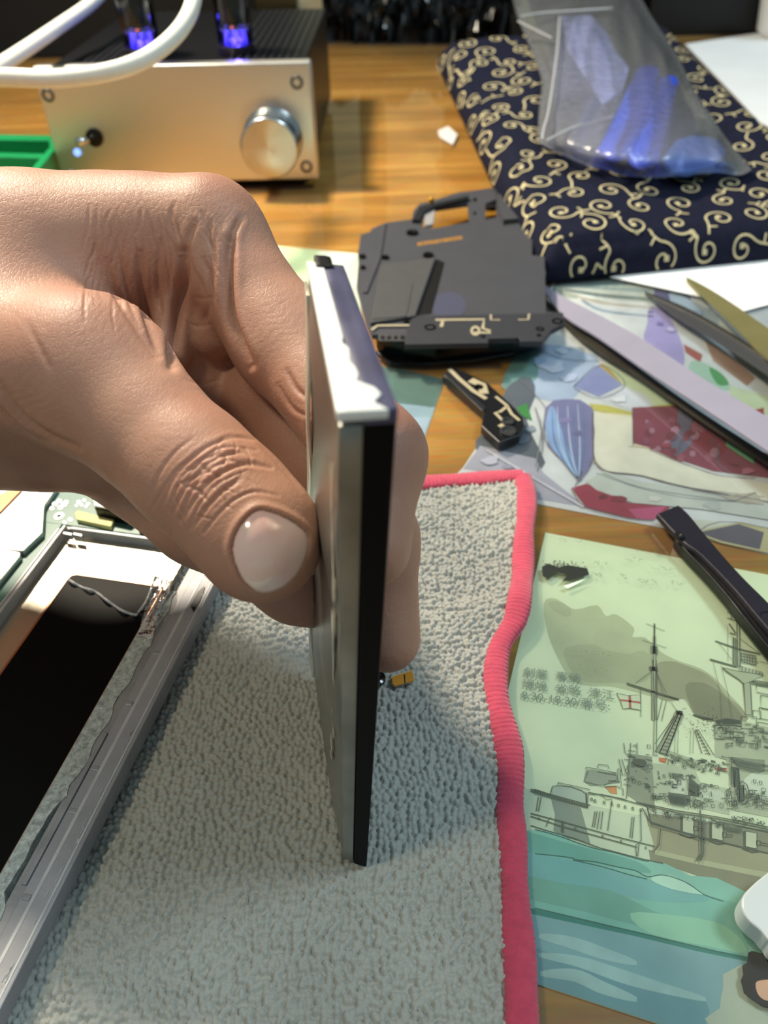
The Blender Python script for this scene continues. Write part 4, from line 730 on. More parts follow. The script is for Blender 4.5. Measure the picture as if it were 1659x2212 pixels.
for (cx_, cy_, ph, ch_, R_) in nodes:
    pts = []
    for k in range(26): t = k / 25; r_ = R_ * (1 - .78 * t ** .85); w = ph + ch_ * t * 7.4; pts.append((cx_ + r_ * math.cos(w), cy_ + r_ * math.sin(w)))
    surf_strip(pts, .95)
    e_ = pts[-1]; surf_strip([(e_[0] - 1.2, e_[1]), (e_[0] - .5, e_[1]), (e_[0] + .5, e_[1]), (e_[0] + 1.2, e_[1])], 2.3)
    # stem towards the nearest suitable neighbour
    s0 = pts[0]; dr = np.array([math.sin(ph) * ch_, -math.cos(ph) * ch_]); best = None
    for o_ in nodes:
        d_ = math.hypot(o_[0] - s0[0], o_[1] - s0[1])
        if o_[0] == cx_ and o_[1] == cy_: continue
        sc = d_ - 6 * ((o_[0] - s0[0]) * dr[0] + (o_[1] - s0[1]) * dr[1]) / (d_ + 1e-6)
        if best is None or sc < best[0]: best = (sc, o_)
    o_ = best[1]; v_ = np.array([s0[0] - o_[0], s0[1] - o_[1]]); v_ /= np.linalg.norm(v_); e_ = np.array([o_[0], o_[1]]) + v_ * o_[4] * .98
    p0 = np.array(s0); c1 = p0 + dr * 4.5; c2 = e_ + v_ * 2.5; st = []
    for k in range(9): t = k / 8; st.append(tuple((1 - t) ** 3 * p0 + 3 * (1 - t) ** 2 * t * c1 + 3 * (1 - t) * t * t * c2 + t ** 3 * e_))
    surf_strip(st, .95)
    if rp.random() < .8: m_ = st[4]; surf_strip([m_, (m_[0] + 1.2 * v_[1], m_[1] - 1.2 * v_[0]), (m_[0] + 4.2 * v_[1], m_[1] - 4.2 * v_[0])], .9)
mbp.build('vine_pattern', mat('cream_print', 'cfc39c', .85, var=.1, vs=400, spec=.2), po)
zp = [pouch(TU - 3, s_) + [2.2, 0, 1.0] for s_ in np.linspace(10, TV - 8, 60)]
zz_ = MB().tube(zp, 1.3, 8).build('zip_edge', mat('zip_black', '17171a', .4), po, smooth=True)
# ------------------------------------------------------------------ support box, dark things at the back
def crate(name, u, m, label, cat, bev=1.5):   # u = (x0,y0,z0,x1,y1,z1,rot)
    x0, y0, z0, x1, y1, z1, a = u; c = np.array([(x0 + x1) / 2, (y0 + y1) / 2]); ca, sa = math.cos(a), math.sin(a)
    f = lambda x, y: (c[0] + (x - c[0]) * ca - (y - c[1]) * sa, c[1] + (x - c[0]) * sa + (y - c[1]) * ca)
    b_ = [f(x0, y0), f(x1, y0), f(x1, y1), f(x0, y1)]
    o = MB().hexa([(*p, z0) for p in b_] + [(*p, z1) for p in b_]).build(name, m, bevel=bev)
    if label: tag(o, label, cat)
    return o
c_ = bil(.5, .8)
m_b1 = mat('matt_black', '0c0c0e', .5, var=.1, vs=20); m_b2 = mat('dark_grey_case', '26282b', .45, var=.08, vs=20)
crate('box', (c_[0] - 50, c_[1] - 45, MZ, c_[0] + 50, c_[1] + 30, c_[2] - 25, 0), m_b1, 'low black box propping up the back of the patterned pouch', 'box')
bk = P(60, 124, MZ)
crate('case', (bk[0] - 400, bk[1], MZ, bk[0] + 190, bk[1] + 120, 120, 0), m_b1, 'big matt black case behind the white cable at the back left', 'case')
# crinkled black bag
q0 = P(700, 92, MZ); q1 = P(1115, 96, MZ); V = []; F = []; nu, nv_ = 60, 24
for j in range(nv_ + 1):
    for i in range(nu + 1):
        u = i / nu; v = j / nv_; b_ = q0 * (1 - u) + q1 * u; w = v * math.pi
        V.append(b_ + [0, 70 - 68 * math.cos(w) + 3 * RNG.randn(), 0] + np.array([0, 0, 62 * math.sin(w) ** .8 * (.86 + .14 * math.sin(u * 21) + .1 * RNG.rand()) + .1]))
        V[-1][2] = max(V[-1][2], MZ + .1)
for j in range(nv_):
    for i in range(nu): k = j * (nu + 1) + i; F.append([k, k + 1, k + nu + 2, k + nu + 1])
tag(mkobj('bag', V, F, mat('black_bag', '0a0a0c', .18, bump=.5, bs=60, spec=.6), smooth=False), 'crinkled glossy black bag lying between amplifier and pouch', 'bag')
q = P(1108, 108, MZ); crate('box', (q[0], q[1] + 10, MZ, q[0] + 60, q[1] + 110, 90, 0), m_b1, 'narrow black box behind the plastic zip bag', 'box')
q = P(1500, 74, MZ); crate('speaker', (q[0] - 40, q[1], MZ, q[0] + 64, q[1] + 120, 120, -.05), m_b1, 'square black speaker standing behind the right end of the pouch', 'speaker')
q = P(1395, 60, MZ); crate('box', (q[0] - 75, q[1] + 2, MZ, q[0] - 8, q[1] + 110, 110, 0.02), m_b2, 'dark grey box between zip bag and black speaker', 'box')
# unseen pale boxes added on the far side to mirror in the clear sheet
crate('reflector', (-76, 935, MZ, -18, 1000, 210, .1), mat('cream_card', 'efe6c4', .7, var=.06, vs=20), 'tall cream carton box, unseen, added at the far side for its mirror image', 'reflector')
crate('reflector', (18, 990, MZ, 84, 1070, 235, -.1), mat('pale_green_card', 'dfe6c6', .7, var=.1, vs=20), 'pale green carton box, unseen, added behind the black bag for its mirror image', 'reflector')
# white papers on the right, small scrap, white mug and strap
def sheet(pxs, z, m, label, cat='paper', name='paper', th=.25): return tag(MB().prism([p[:2] for p in w2(pxs, z)], z - th, z).build(name, m), label, cat)
m_pap = mat('white_paper', 'f6f8fa', .7, var=.03, vs=30)
sheet([(1480, 95), (1700, 62), (1900, 130), (1900, 420), (1640, 262)], MZ + .5, m_pap, 'bright white paper sheet right of the patterned pouch')
sheet([(1318, 598), (1480, 560), (1800, 500), (1800, 620), (1606, 672), (1512, 640)], MZ + .5, m_pap, 'white paper sheet sticking out below the pouch at the right')
sheet([(946, 282), (968, 272), (988, 290), (978, 312), (950, 296)], MZ + .4, m_pap, 'tiny white paper scrap beside the left edge of the pouch', th=.2)
q = P(1655, 92, MZ + .5); mb = MB(); mb.lathe(q + [22, 22, 0], (0, 0, 1), [(17, .3), (22, 5), (25, 30), (26, 60), (24.6, 60), (23.4, 30), (20, 7), (.1, 6)], 40)
tag(mb.build('cup', mat('white_plastic', 'dddcd8', .35), smooth=True), 'white cup in the far right corner', 'cup')
q = [PZ(a, b, c_) for a, b, c_ in spl([(1600, -40, 560), (1618, 8, 545), (1650, 18, 540), (1720, 10, 530)], 6)]
# ------------------------------------------------------------------ zip bag of blue pry tools lying on the pouch
bg = empty('zip_bag', PZ(1330, 220, 360), 'crumpled clear zip bag on the pouch holding blue tools', 'bag')
def pz_at(px, py, dz=0):   # point on the pouch surface plane seen at a pixel, lifted by dz
    n = np.cross(PF[1] - PF[0], PF[3] - PF[0]); n /= np.linalg.norm(n); d = ray(px, py); o = PF[0] + [0, 0, dz]
    return Cv + d * float((o - Cv) @ n / (d @ n))
Bg = TR(2.865, 1080, 0)
Lp = Bg([(40, -120), (80, 0), (110, 110), (200, 330), (258, 500), (245, 640), (238, 780), (240, 880)]); Rp = Bg([(800, -120), (880, 0), (950, 120), (1090, 330), (1200, 550), (1300, 700), (1400, 850), (1560, 1040)])
Bot = Bg([(240, 880), (330, 930), (500, 1010), (650, 1050), (800, 1090), (1000, 1096), (1200, 1080), (1350, 1068), (1480, 1085), (1560, 1050)])
nu, nv_ = 64, 80; L2 = np.array(spl(Lp, 12)); R2 = np.array(spl(Rp, 12)); B2_ = np.array(spl(Bot, 8))
def samp(a, t): x = t * (len(a) - 1); i = int(min(x, len(a) - 2)); return a[i] * (1 - (x - i)) + a[i + 1] * (x - i)
rn = np.random.RandomState(4); ph_ = [(rn.uniform(4, 22), rn.uniform(4, 22), rn.uniform(0, 6), rn.uniform(.5, 1)) for _ in range(16)]
def bagp(u, v, top):
    l = samp(L2, v); r_ = samp(R2, v); q = l * (1 - u) + r_ * u; sag = samp(B2_, u) - (L2[-1] * (1 - u) + R2[-1] * u); q = q + sag * v ** 3
    hgt = 19 * (math.sin(math.pi * u) ** .5) * (1 - v ** 12) * (.35 + .65 * v)
    cr_ = sum(a_ * (1 - 2 * abs(math.sin(fx_ * u + fy_ * v + p_))) for fx_, fy_, p_, a_ in ph_) / 5.5
    e_ = min(1, 9 * min(u, 1 - u, (1 - v) * 1.6 + .02)); dz = 2.8 + (hgt + cr_ * 1.3) * e_ if top else 2.4
    return pz_at(q[0], q[1], max(dz, 2.3))
V = []; F = []
for top in (1, 0):
    for j in range(nv_ + 1):
        for i in range(nu + 1): V.append(bagp(i / nu, j / nv_, top))
N1 = (nu + 1) * (nv_ + 1)
for s_ in (0, N1):
    for j in range(nv_):
        for i in range(nu): k = s_ + j * (nu + 1) + i; f = [k, k + 1, k + nu + 2, k + nu + 1]; F.append(f if s_ else f[::-1])
m_bag = film_mat('bag_film', (.95, .96, .97), .2, .15, 0.8, 220., (.78, .80, .84), fres=1.3)
mkobj('bag_film', V, F, m_bag, bg, smooth=True)
for pl, w in (([(370, 100), (355, 300), (330, 500), (300, 690), (270, 800), (262, 860)], 1.0), ([(110, 130), (210, 180), (320, 235)], .8), ([(130, 100), (250, 80), (400, 70), (700, 50)], .9), ([(290, 870), (450, 790), (620, 745), (700, 720)], .9)):
    q = [pz_at(a, b, 15 if i_ else 15) for i_, (a, b) in enumerate(spl(Bg(pl), 6))]; MB().tube(q, w * .55, 6).build('fold', mat('fold_glint', 'd2d4d8', .2, alpha=.75), bg, smooth=True)  # pale tubes along the film folds stand in for highlights
m_blue = mat('blue_plastic', '3552d8', .35, var=.08, vs=60)
def tool(a, b, r0, r1, flat, name, label, cat, grp=None, dz=6, m=m_blue):
    p0 = pz_at(*a, dz); p1 = pz_at(*b, dz); d = p1 - p0; L_ = np.linalg.norm(d); d /= L_; s_ = np.cross(d, [0, 0, 1.]); s_ /= np.linalg.norm(s_); n_ = np.cross(s_, d); V = []; F = []; K = 16; M_ = 14
    for i in range(M_ + 1):
        t = i / M_; r_ = r0 + (r1 - r0) * t ** 1.4; fz = flat if t < .75 else flat * (1 - .2 * (t - .75))
        cap = math.sqrt(max(.05, 1 - max(0, (abs(t - .5) - .44) / .06) ** 2))
        for k in range(K): w = 2 * math.pi * k / K; V.append(p0 + d * L_ * t + s_ * r_ * cap * math.cos(w) + n_ * fz * cap * math.sin(w))
    for i in range(M_):
        for k in range(K): F.append([i * K + k, i * K + (k + 1) % K, (i + 1) * K + (k + 1) % K, (i + 1) * K + k])
    F.append(list(range(K))[::-1]); F.append([M_ * K + k for k in range(K)])
    return tag(mkobj(name, V, F, m, smooth=True), label, cat, grp)
tool(Bg([(930, 410)])[0], Bg([(705, 990)])[0], 6.5, 9.5, 3.0, 'pry_tool', 'left blue pry tool with a scooped end inside the zip bag', 'pry tool', dz=8)
tool(Bg([(1050, 480)])[0], Bg([(865, 1040)])[0], 5.6, 7.4, 3.9, 'pry_tool', 'right blue pry tool with a round hollow end inside the zip bag', 'pry tool', dz=7.2)
e_ = pz_at(*Bg([(860, 1030)])[0], 6)
q = [pz_at(*p_, 5.0) for p_ in Bg([(1090, 860), (1200, 835), (1340, 850), (1405, 920), (1330, 1010), (1170, 1060), (1060, 1055), (1000, 980)])]
V = [p_ for p_ in q] + [p_ + [0, 0, -3.0] for p_ in q]; n = len(q)
tag(mkobj('opening_pick', V, [list(range(n))[::-1], list(range(n, 2 * n))] + [[i, (i + 1) % n, n + (i + 1) % n, n + i] for i in range(n)], mat('blue_pale_plastic', '6f8fe0', .4, var=.1, vs=80), bevel=1), 'flat light blue rounded plastic pick in the right corner of the zip bag', 'opening pick')
q = [pz_at(*p_, 3.0) for p_ in Bg([(380, 100), (560, 90), (660, 200), (720, 320), (800, 420), (760, 560), (640, 640), (560, 520), (420, 300)])]
V = [p_ for p_ in q] + [p_ + [0, 0, -.8] for p_ in q]; n = len(q)
tag(mkobj('plastic_sheet', V, [list(range(n))[::-1], list(range(n, 2 * n))] + [[i, (i + 1) % n, n + (i + 1) % n, n + i] for i in range(n)], mat('lavender_film', '9aa0d8', .3, var=.2, vs=90), bevel=.2), 'pale lavender plastic sheet in the upper part of the zip bag', 'plastic sheet')
# ------------------------------------------------------------------ dark phone back plate on a black module
K3 = TR(3.19, 740, 380)
m_pl = mat('plate_grey', '43444a', .5, var=.05, vs=60, bump=.1, bs=900); m_pd = mat('plate_dark', '202126', .45, var=.08)
bp_ = empty('phone_back_plate', P(1000, 620, 12), 'dark grey phone back plate with camera window and screw holes', 'phone part')
outl = K3([(95, 760), (110, 600), (105, 540), (125, 405), (185, 388), (205, 360), (300, 322), (480, 297), (488, 240), (530, 192), (620, 170), (800, 112), (900, 100), (1040, 80), (1130, 95), (1200, 122), (1350, 92), (1382, 132), (1345, 182), (1382, 240), (1386, 330), (1310, 332), (1306, 545), (1392, 556), (1402, 938), (1520, 942), (1528, 1015), (1440, 1060), (1378, 1140), (1225, 1140), (1215, 1115), (1010, 1120), (1000, 1150), (430, 1160), (432, 1092), (200, 1092), (160, 1000)])
holes = [K3([(560, 262), (640, 218), (862, 186), (872, 318), (620, 362), (545, 350)]), K3([(985, 190), (1060, 160), (1062, 285), (985, 300)]), K3(circ(915, 165, 16, 10)), K3(circ(912, 258, 12, 10))]
solid(outl, holes, 10.2, 12.2, 'plate', m_pl, bp_, bevel=.35)
def pp(name, pts, z0, z1, m, b=.25): return MB().prism([p[:2] for p in w2(K3(pts), z1)], z0, z1).build(name, m, bp_, bevel=b)
pp('raised_panel', [(262, 610), (640, 560), (500, 962), (190, 1010)], 12.2, 13.6, mat('panel_grey', '4a4a4c', .5, var=.05)); pp('raised_panel', [(245, 755), (485, 738), (440, 965), (205, 985)], 13.6, 13.9, mat('panel_grey', '4a4a4c', .5, var=.05))
pp('slot', [(648, 572), (704, 598), (612, 950), (512, 962), (630, 620)], 12.15, 12.3, mat('slot_black', '08080a', .5), .02); pp('frame_rib', [(480, 297), (530, 210), (620, 188), (870, 130), (870, 150), (640, 205), (560, 245), (530, 300)], 12.2, 14.2, m_pd)
pp('frame_rib', [(300, 322), (265, 560), (170, 800), (140, 800), (230, 560), (265, 345)], 12.2, 13.0, m_pl); pp('frame_rib', [(1070, 120), (1225, 150), (1232, 290), (1110, 300), (1080, 240)], 12.2, 13.6, m_pl)
pp('frame_rib', [(1110, 300), (1232, 290), (1225, 322), (1105, 340)], 12.2, 12.4, mat('slot_black', '08080a', .5)); pp('disc_mark', circ(730, 890, 120, 24, 90), 12.2, 12.26, mat('disc_mark', '4b4c60', .4), .01)
pp('tab', [(490, 962), (1520, 942), (1528, 1015), (1440, 1060), (1378, 1140), (1225, 1140), (1215, 1115), (1010, 1120), (1000, 1150), (430, 1160), (440, 1050)], 12.2, 12.9, mat('tab_grey', '34353b', .5, var=.06))
for x, y, r_ in ((295, 558, 26), (590, 542, 36), (603, 1045, 40), (1360, 1056, 28), (1480, 1003, 38), (480, 388, 40), (135, 552, 24), (1352, 1100, 16), (965, 1108, 18), (1305, 268, 30), (440, 998, 22), (140, 628, 18)):
    q = P(*K3([(x, y)])[0], 12.9); rad = r_ / 3.19 / FPX * float((q - Cv) @ Fv)
    MB().lathe([q[0], q[1], 12.3], (0, 0, 1), [(rad, 0), (rad, .9), (rad * .75, 1.0), (rad * .6, .5), (.05, .45)], 22).build('screw_hole', mat('slot_black2', '0d0d10', .25, .3), bp_)
m_tr = mat('gold_trace', 'd3c6a6', .4, .4)
for pl, w in (([(640, 992), (975, 988), (965, 1050), (1018, 1068)], 1.3), ([(690, 1000), (680, 1040)], 1.2), ([(905, 1080), (1022, 1080)], 1.2), ([(1022, 955), (1022, 992), (1085, 992)], .8), ([(1210, 990), (1280, 990), (1285, 950)], .8), ([(200, 1060), (240, 1030), (460, 1028)], 1.1)):
    q = [np.array(p_) for p_ in w2(K3(pl), 13.0)]; mb = MB(); mb.strip(q, w); V = [np.array(v) + [0, 0, .02] for v in mb.V]; mkobj('gold_trace', V, mb.F, m_tr, bp_)
q = w2(K3(circ(915, 1066, 34, 20)), 12.98); q2 = w2(K3(circ(915, 1066, 18, 20)), 12.98); mkobj('gold_trace', list(q) + list(q2), [[i, (i + 1) % 20, 20 + (i + 1) % 20, 20 + i] for i in range(20)], m_tr, bp_)
for i in range(4): x = 262 + i * 45; MB().prism([p[:2] for p in w2(K3([(x, 1100), (x + 28, 1100), (x + 28, 1122), (x, 1122)]), 12.5)], 12.2, 12.5).build('contact_slot', mat('slot_black', '08080a', .5), bp_)
pp('contact_frame', [(245, 1090), (432, 1092), (428, 1136), (250, 1134)], 11.8, 12.25, mat('panel_grey', '4a4a4c', .5))
mb = MB(); r8 = random.Random(6); x_ = 520
while x_ < 828:
    w_ = r8.uniform(6, 20); ym = 470 - (x_ - 520) * .148
    for dy in (-10, 0, 9):
        if r8.random() < .75: mb.strip([np.array(p_) for p_ in w2(K3([(x_, ym + dy), (x_ + w_, ym + dy - 3)]), 12.26)], .55)
    mb.strip([np.array(p_) for p_ in w2(K3([(x_ + 2, ym - 12), (x_ + 1, ym + 11)]), 12.26)], .5); x_ += w_ + r8.uniform(3, 9)
mkobj('printed_marks', mb.V, mb.F, mat('orange_ink', 'c48a2c', .5), bp_)
pp('window_frame_clip', [(560, 250), (640, 215), (625, 330), (565, 340)], 11.0, 12.6, mat('pale_film', 'b4b2b4', .2, .3)); MB().lathe(P(*K3([(612, 190)])[0], 13), (0, 0, 1), [(1.2, 0), (1.2, 2.4), (.2, 3)], 14).build('brass_pin', mat('gold', 'c99a3a', .3, .9), bp_)
q = P(*K3([(1020, 232)])[0], 8); MB().lathe([q[0], q[1], 9.0], (0, 0, 1), [(5, 0), (5, 2.2), (4.2, 2.6), (3.4, 1.6), (.1, 1.3)], 28).build('camera_lens', mat('lens_dark', '2a211f', .1, spec=.8), bp_)
blk = K3([(215, 1120), (260, 900), (1330, 900), (1330, 1165), (1240, 1190), (640, 1280), (420, 1255), (300, 1260)])
bq = w2(blk, MZ); bm_ = empty('phone_module', P(1000, 740, MZ), 'glossy black phone module lying under the dark back plate', 'phone part')
ov = [p[:2] for p in w2(K3([(230, 1170), (250, 800), (1325, 800), (1330, 1165), (1180, 1200), (640, 1262), (420, 1240)]), 4)]
MB().prism(ov, MZ, 10.1).build('module_body', mat('module_black', '0a0a0b', .2, spec=.5), bm_, bevel=1.2)
MB().prism([p[:2] for p in w2(K3([(215, 1215), (300, 1200), (640, 1240), (900, 1230), (1180, 1200), (1190, 1225), (900, 1275), (560, 1300), (330, 1290)]), 3)], MZ, 3.6).build('module_skirt', mat('module_black', '0a0a0b', .2), bm_, bevel=.5)
# ------------------------------------------------------------------ small antenna strip
an = empty('antenna_strip', P(1070, 880, 3), 'small black plastic strip with pale metal traces above the cloth corner', 'phone part')
MB().prism([p[:2] for p in w2(K3([(690, 1372), (760, 1318), (835, 1345), (1000, 1425), (1160, 1570), (1245, 1665), (1252, 1720), (1222, 1785), (1080, 1838), (955, 1722), (975, 1622)]), 4.6)], MZ, 4.6).build('strip_body', mat('strip_black', '1a1b1e', .3, var=.08), an, bevel=.35)
MB().prism([p[:2] for p in w2(K3([(700, 1372), (725, 1352), (990, 1600), (965, 1625)]), 4.9)], 4.6, 5.1).build('ridge', mat('strip_ridge', '2b2c30', .25), an, bevel=.15)
mb = MB()
def tr(pl, w): mb.strip([np.array(p_) for p_ in w2(K3(pl), 4.72)], w)
tr([(735, 1330), (800, 1395), (900, 1480), (990, 1535)], 1.6); tr([(880, 1405), (960, 1440), (975, 1500)], 3.2); tr([(1055, 1520), (1130, 1580), (1165, 1640), (1220, 1685)], 1.1); tr([(1130, 1590), (1085, 1625), (1050, 1632), (1130, 1710)], 1.1); tr([(1150, 1690), (1120, 1705), (1080, 1728)], 1.6)
mkobj('metal_trace', mb.V, mb.F, m_tr, an)
q = P(*K3([(940, 1455)])[0], 4.7); MB().lathe([q[0], q[1], 4.65], (0, 0, 1), [(1.4, 0), (1.4, .4), (.9, .4), (.1, .1)], 16).build('screw_hole', mat('slot_black2', '0d0d10', .25, .3), an)
for x, y, r_ in ((1138, 1698, 2.0), (1138, 1765, 2.6)): q = P(*K3([(x, y)])[0], 4.7); MB().lathe([q[0], q[1], 4.5], (0, 0, 1), [(r_, 0), (r_, .9), (r_ * .7, .95), (r_ * .55, .4), (.05, .4)], 20).build('screw_hole', mat('ring_grey', '55575a', .3, .6), an)
# ------------------------------------------------------------------ tweezers
Dd = TR(2.186, 900, 560)
tw = empty('tweezers', P(1400, 780, MZ), 'big flat steel tweezers pointing left under the phone plate edge', 'tweezers')
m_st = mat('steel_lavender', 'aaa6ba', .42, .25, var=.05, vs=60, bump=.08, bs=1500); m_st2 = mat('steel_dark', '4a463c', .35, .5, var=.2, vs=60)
def ribbon(name, up, lo, zs, th, m, parent, bev=.12, nn=24):
    a = np.array(spl(up, 8)); b = np.array(spl(lo, 8)); V = []; F = []
    for i in range(nn + 1):
        t = i / nn; z = zs[0] + (zs[1] - zs[0]) * t; p0 = P(*samp(a, t), z); p1 = P(*samp(b, t), z); V += [p0, p1, p1 - [0, 0, th], p0 - [0, 0, th]]
    for i in range(nn):
        for k in range(4): F.append([i * 4 + k, i * 4 + (k + 1) % 4, i * 4 + 4 + (k + 1) % 4, i * 4 + 4 + k])
    F.append([3, 2, 1, 0]); F.append([nn * 4 + k for k in range(4)]); return mkobj(name, V, F, m, parent, bevel=bev)
ribbon('arm', Dd([(600, 118), (700, 180), (860, 262), (1060, 372), (1350, 560), (1659, 745), (2100, 1010)]), Dd([(602, 150), (700, 268), (860, 368), (1060, 505), (1350, 695), (1659, 902), (2100, 1200)]), (4.0, 12.0), .9, m_st, tw)
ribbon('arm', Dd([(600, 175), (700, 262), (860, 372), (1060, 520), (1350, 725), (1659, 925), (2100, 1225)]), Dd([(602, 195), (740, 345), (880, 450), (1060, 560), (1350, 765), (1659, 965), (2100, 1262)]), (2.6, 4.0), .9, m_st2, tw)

tw2 = empty('tweezers', P(1600, 720, MZ), 'slim open tweezers at the right edge beside the white paper', 'tweezers')
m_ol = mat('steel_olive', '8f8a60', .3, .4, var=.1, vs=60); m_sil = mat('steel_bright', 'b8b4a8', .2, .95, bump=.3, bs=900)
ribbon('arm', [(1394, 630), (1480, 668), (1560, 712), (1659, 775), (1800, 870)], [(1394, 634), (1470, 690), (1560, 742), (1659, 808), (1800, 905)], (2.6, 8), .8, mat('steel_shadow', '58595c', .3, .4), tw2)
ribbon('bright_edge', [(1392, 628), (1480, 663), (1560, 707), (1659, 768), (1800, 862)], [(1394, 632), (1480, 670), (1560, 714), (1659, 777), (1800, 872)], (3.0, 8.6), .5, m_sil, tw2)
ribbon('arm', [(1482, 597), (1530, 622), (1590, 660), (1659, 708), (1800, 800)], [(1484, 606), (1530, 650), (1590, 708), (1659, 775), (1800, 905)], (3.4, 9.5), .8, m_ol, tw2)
# ------------------------------------------------------------------ black plastic spudger
sp_ = empty('spudger', P(1540, 1240, MZ), 'black plastic pry bar crossing the top corner of the warship card', 'spudger')
A1 = TR(2.865, 1080, 1060); m_sp = mat('spudger_black', '1d1c26', .42, var=.1, vs=80, bump=.15, bs=700)
ribbon('bar', A1([(1105, 86), (1170, 145), (1260, 255), (1400, 420), (1530, 560), (1700, 730), (2100, 1160)]), A1([(968, 142), (1085, 268), (1150, 330), (1240, 395), (1430, 590), (1600, 790), (2000, 1260)]), (5.5, 7.5), 1.8, m_sp, sp_, .45)
ribbon('side_wall', A1([(1085, 285), (1180, 360), (1300, 460), (1430, 600), (1560, 760), (1960, 1240)]), A1([(1085, 300), (1160, 385), (1290, 520), (1420, 670), (1545, 830), (1930, 1300)]), (4.6, 5.8), 3.2, mat('spudger_inner', '08080a', .35), sp_, .3)
q = P(*A1([(1112, 262)])[0], 7.4); MB().lathe([q[0], q[1], 6.3], (0, 0, 1), [(1.2, 0), (1.2, .5), (.7, .55), (.1, .1)], 16).build('notch', mat('slot_black', '08080a', .5), sp_)
q = w2(A1(circ(1640, 760, 40, 18, 22)), 7.6); MB().strip([np.array(p_) for p_ in q[8:18]], .3).build('moulded_mark', m_sp, sp_)
# ------------------------------------------------------------------ things at the lower right edge
Z8 = TR(6.665, 1459, 1880)
MB_ = MB(); pts = [p[:2] for p in w2(Z8(spl([(1400, 20), (1200, 170), (1060, 290), (930, 430), (895, 560), (930, 700), (1030, 830), (1180, 960), (1300, 1100), (1500, 1250), (2600, 1300), (2800, 0)], 4, False)), 4.5)]
MB_.prism(pts, 2.0, 7.0); fc = MB_.build('plastic_container', mat('frosted_plastic', 'bfc9cc', .3, alpha=.93, spec=.5), bevel=2.2, seg=5)
tag(fc, 'frosted white plastic container cut off by the right edge over the warship card', 'container')
o_ = spl(Z8([(1045, 1190), (1100, 1165), (1333, 1225), (1700, 1300), (1700, 2060), (1250, 1960), (1100, 1860), (985, 1770), (940, 1590), (975, 1500), (960, 1380), (1030, 1330)]), 1, True)
i_ = spl(Z8([(1150, 1640), (1230, 1590), (1500, 1580), (1700, 1620), (1700, 1900), (1333, 1890), (1190, 1800)]), 3, True)
kr = empty('illustration_sticker', P(1650, 2110, MZ), 'black outlined brown sticker at the bottom of the right edge', 'sticker')
MB().prism([p[:2] for p in w2(o_, MZ)], MZ + .02, MZ + .18).build('dark_ring', mat('sticker_black', '2b2d2c', .7, var=.15, vs=200), kr)
MB().prism([p[:2] for p in w2(i_, MZ)], MZ + .1, MZ + .24).build('brown_centre', mat('sticker_brown', 'a58872', .6, var=.05), kr)
# ------------------------------------------------------------------ battery held upright
NBL = PZ(741, 1852, 146.5); NBR = PZ(790, 1866, 146.5); NTL = PZ(731, 893, 81); NTR = PZ(853, 885, 81)
FTL = PZ(667, 580, 110); FTR = PZ(742, 586, 110); FBL = PZ(674, 1452, 178.5); FBR = FBL + (NBR - NBL) * 1.05
def BT(a, b, c):   # a near..far, b left..right, c bottom..top
    lo = (NBL * (1 - b) + NBR * b) * (1 - a) + (FBL * (1 - b) + FBR * b) * a
    hi = (NTL * (1 - b) + NTR * b) * (1 - a) + (FTL * (1 - b) + FTR * b) * a
    return lo * (1 - c) + hi * c
bat = empty('phone_battery', BT(.5, .5, 0), 'flat silver and black phone battery held upright between thumb and fingers', 'battery')
def slab(name, m, a, b, c, parent, na=2, nb=2, nc=2, wob=None, bevel=0.3):
    # closed box surface in battery coordinates
    V = []; F = []; idx = {}
    def vid(i, j, k):
        if (i, j, k) not in idx:
            A = a[0] + (a[1] - a[0]) * i / na; B = b[0] + (b[1] - b[0]) * j / nb; Cc = c[0] + (c[1] - c[0]) * k / nc
            p = BT(A, B, Cc)
            if wob is not None: p = p + wob(A, B, Cc, i, j, k)
            idx[(i, j, k)] = len(V); V.append(p)
        return idx[(i, j, k)]
    for j in range(nb):
        for k in range(nc):
            F.append([vid(0, j, k), vid(0, j + 1, k), vid(0, j + 1, k + 1), vid(0, j, k + 1)])
            F.append([vid(na, j, k), vid(na, j, k + 1), vid(na, j + 1, k + 1), vid(na, j + 1, k)])
    for i in range(na):
        for k in range(nc):
            F.append([vid(i, 0, k), vid(i, 0, k + 1), vid(i + 1, 0, k + 1), vid(i + 1, 0, k)])
            F.append([vid(i, nb, k), vid(i + 1, nb, k), vid(i + 1, nb, k + 1), vid(i, nb, k + 1)])
    for i in range(na):
        for j in range(nb):
            F.append([vid(i, j, 0), vid(i + 1, j, 0), vid(i + 1, j + 1, 0), vid(i, j + 1, 0)])
            F.append([vid(i, j, nc), vid(i, j + 1, nc), vid(i + 1, j + 1, nc), vid(i + 1, j, nc)])
    return mkobj(name, V, F, m, parent, bevel=bevel, smooth=wob is not None)
m_foil = mat('battery_foil', '9a9a94', 0.28, 0.85, var=0.12, vs=60, bump=0.25, bs=250)
def wf(a, b, c, i, j, k):
    if j == 0: return np.array([-.28 * math.sin(c * 17 + a * 5) - .3 * math.sin(math.pi * a) * math.sin(math.pi * c), 0, 0])
    return np.zeros(3)
slab('foil_body', m_foil, (0.01, 1.0), (0, .98), (0, .992), bat, 10, 2, 40, wf, 0.35)
m_tape = mat('battery_black_tape', '08090b', 0.5, 0., var=0.1, spec=0.12)
slab('edge_tape', m_tape, (-.012, .06), (0.46, 1.03), (-.004, .99), bat, 2, 2, 20)
slab('side_wrap', mat('battery_dark_side', '15181b', 0.35), (0.0, 1.0), (0.985, 1.05), (0, .985), bat, 6, 1, 10)
m_top = mat('battery_navy_tape', '4b4b66', 0.4, 0, var=0.2, vs=200)
def wt(a, b, c, i, j, k):
    r = np.random.RandomState(i * 7 + j); return np.array([0, 0, .25 * r.rand() if k else 0])
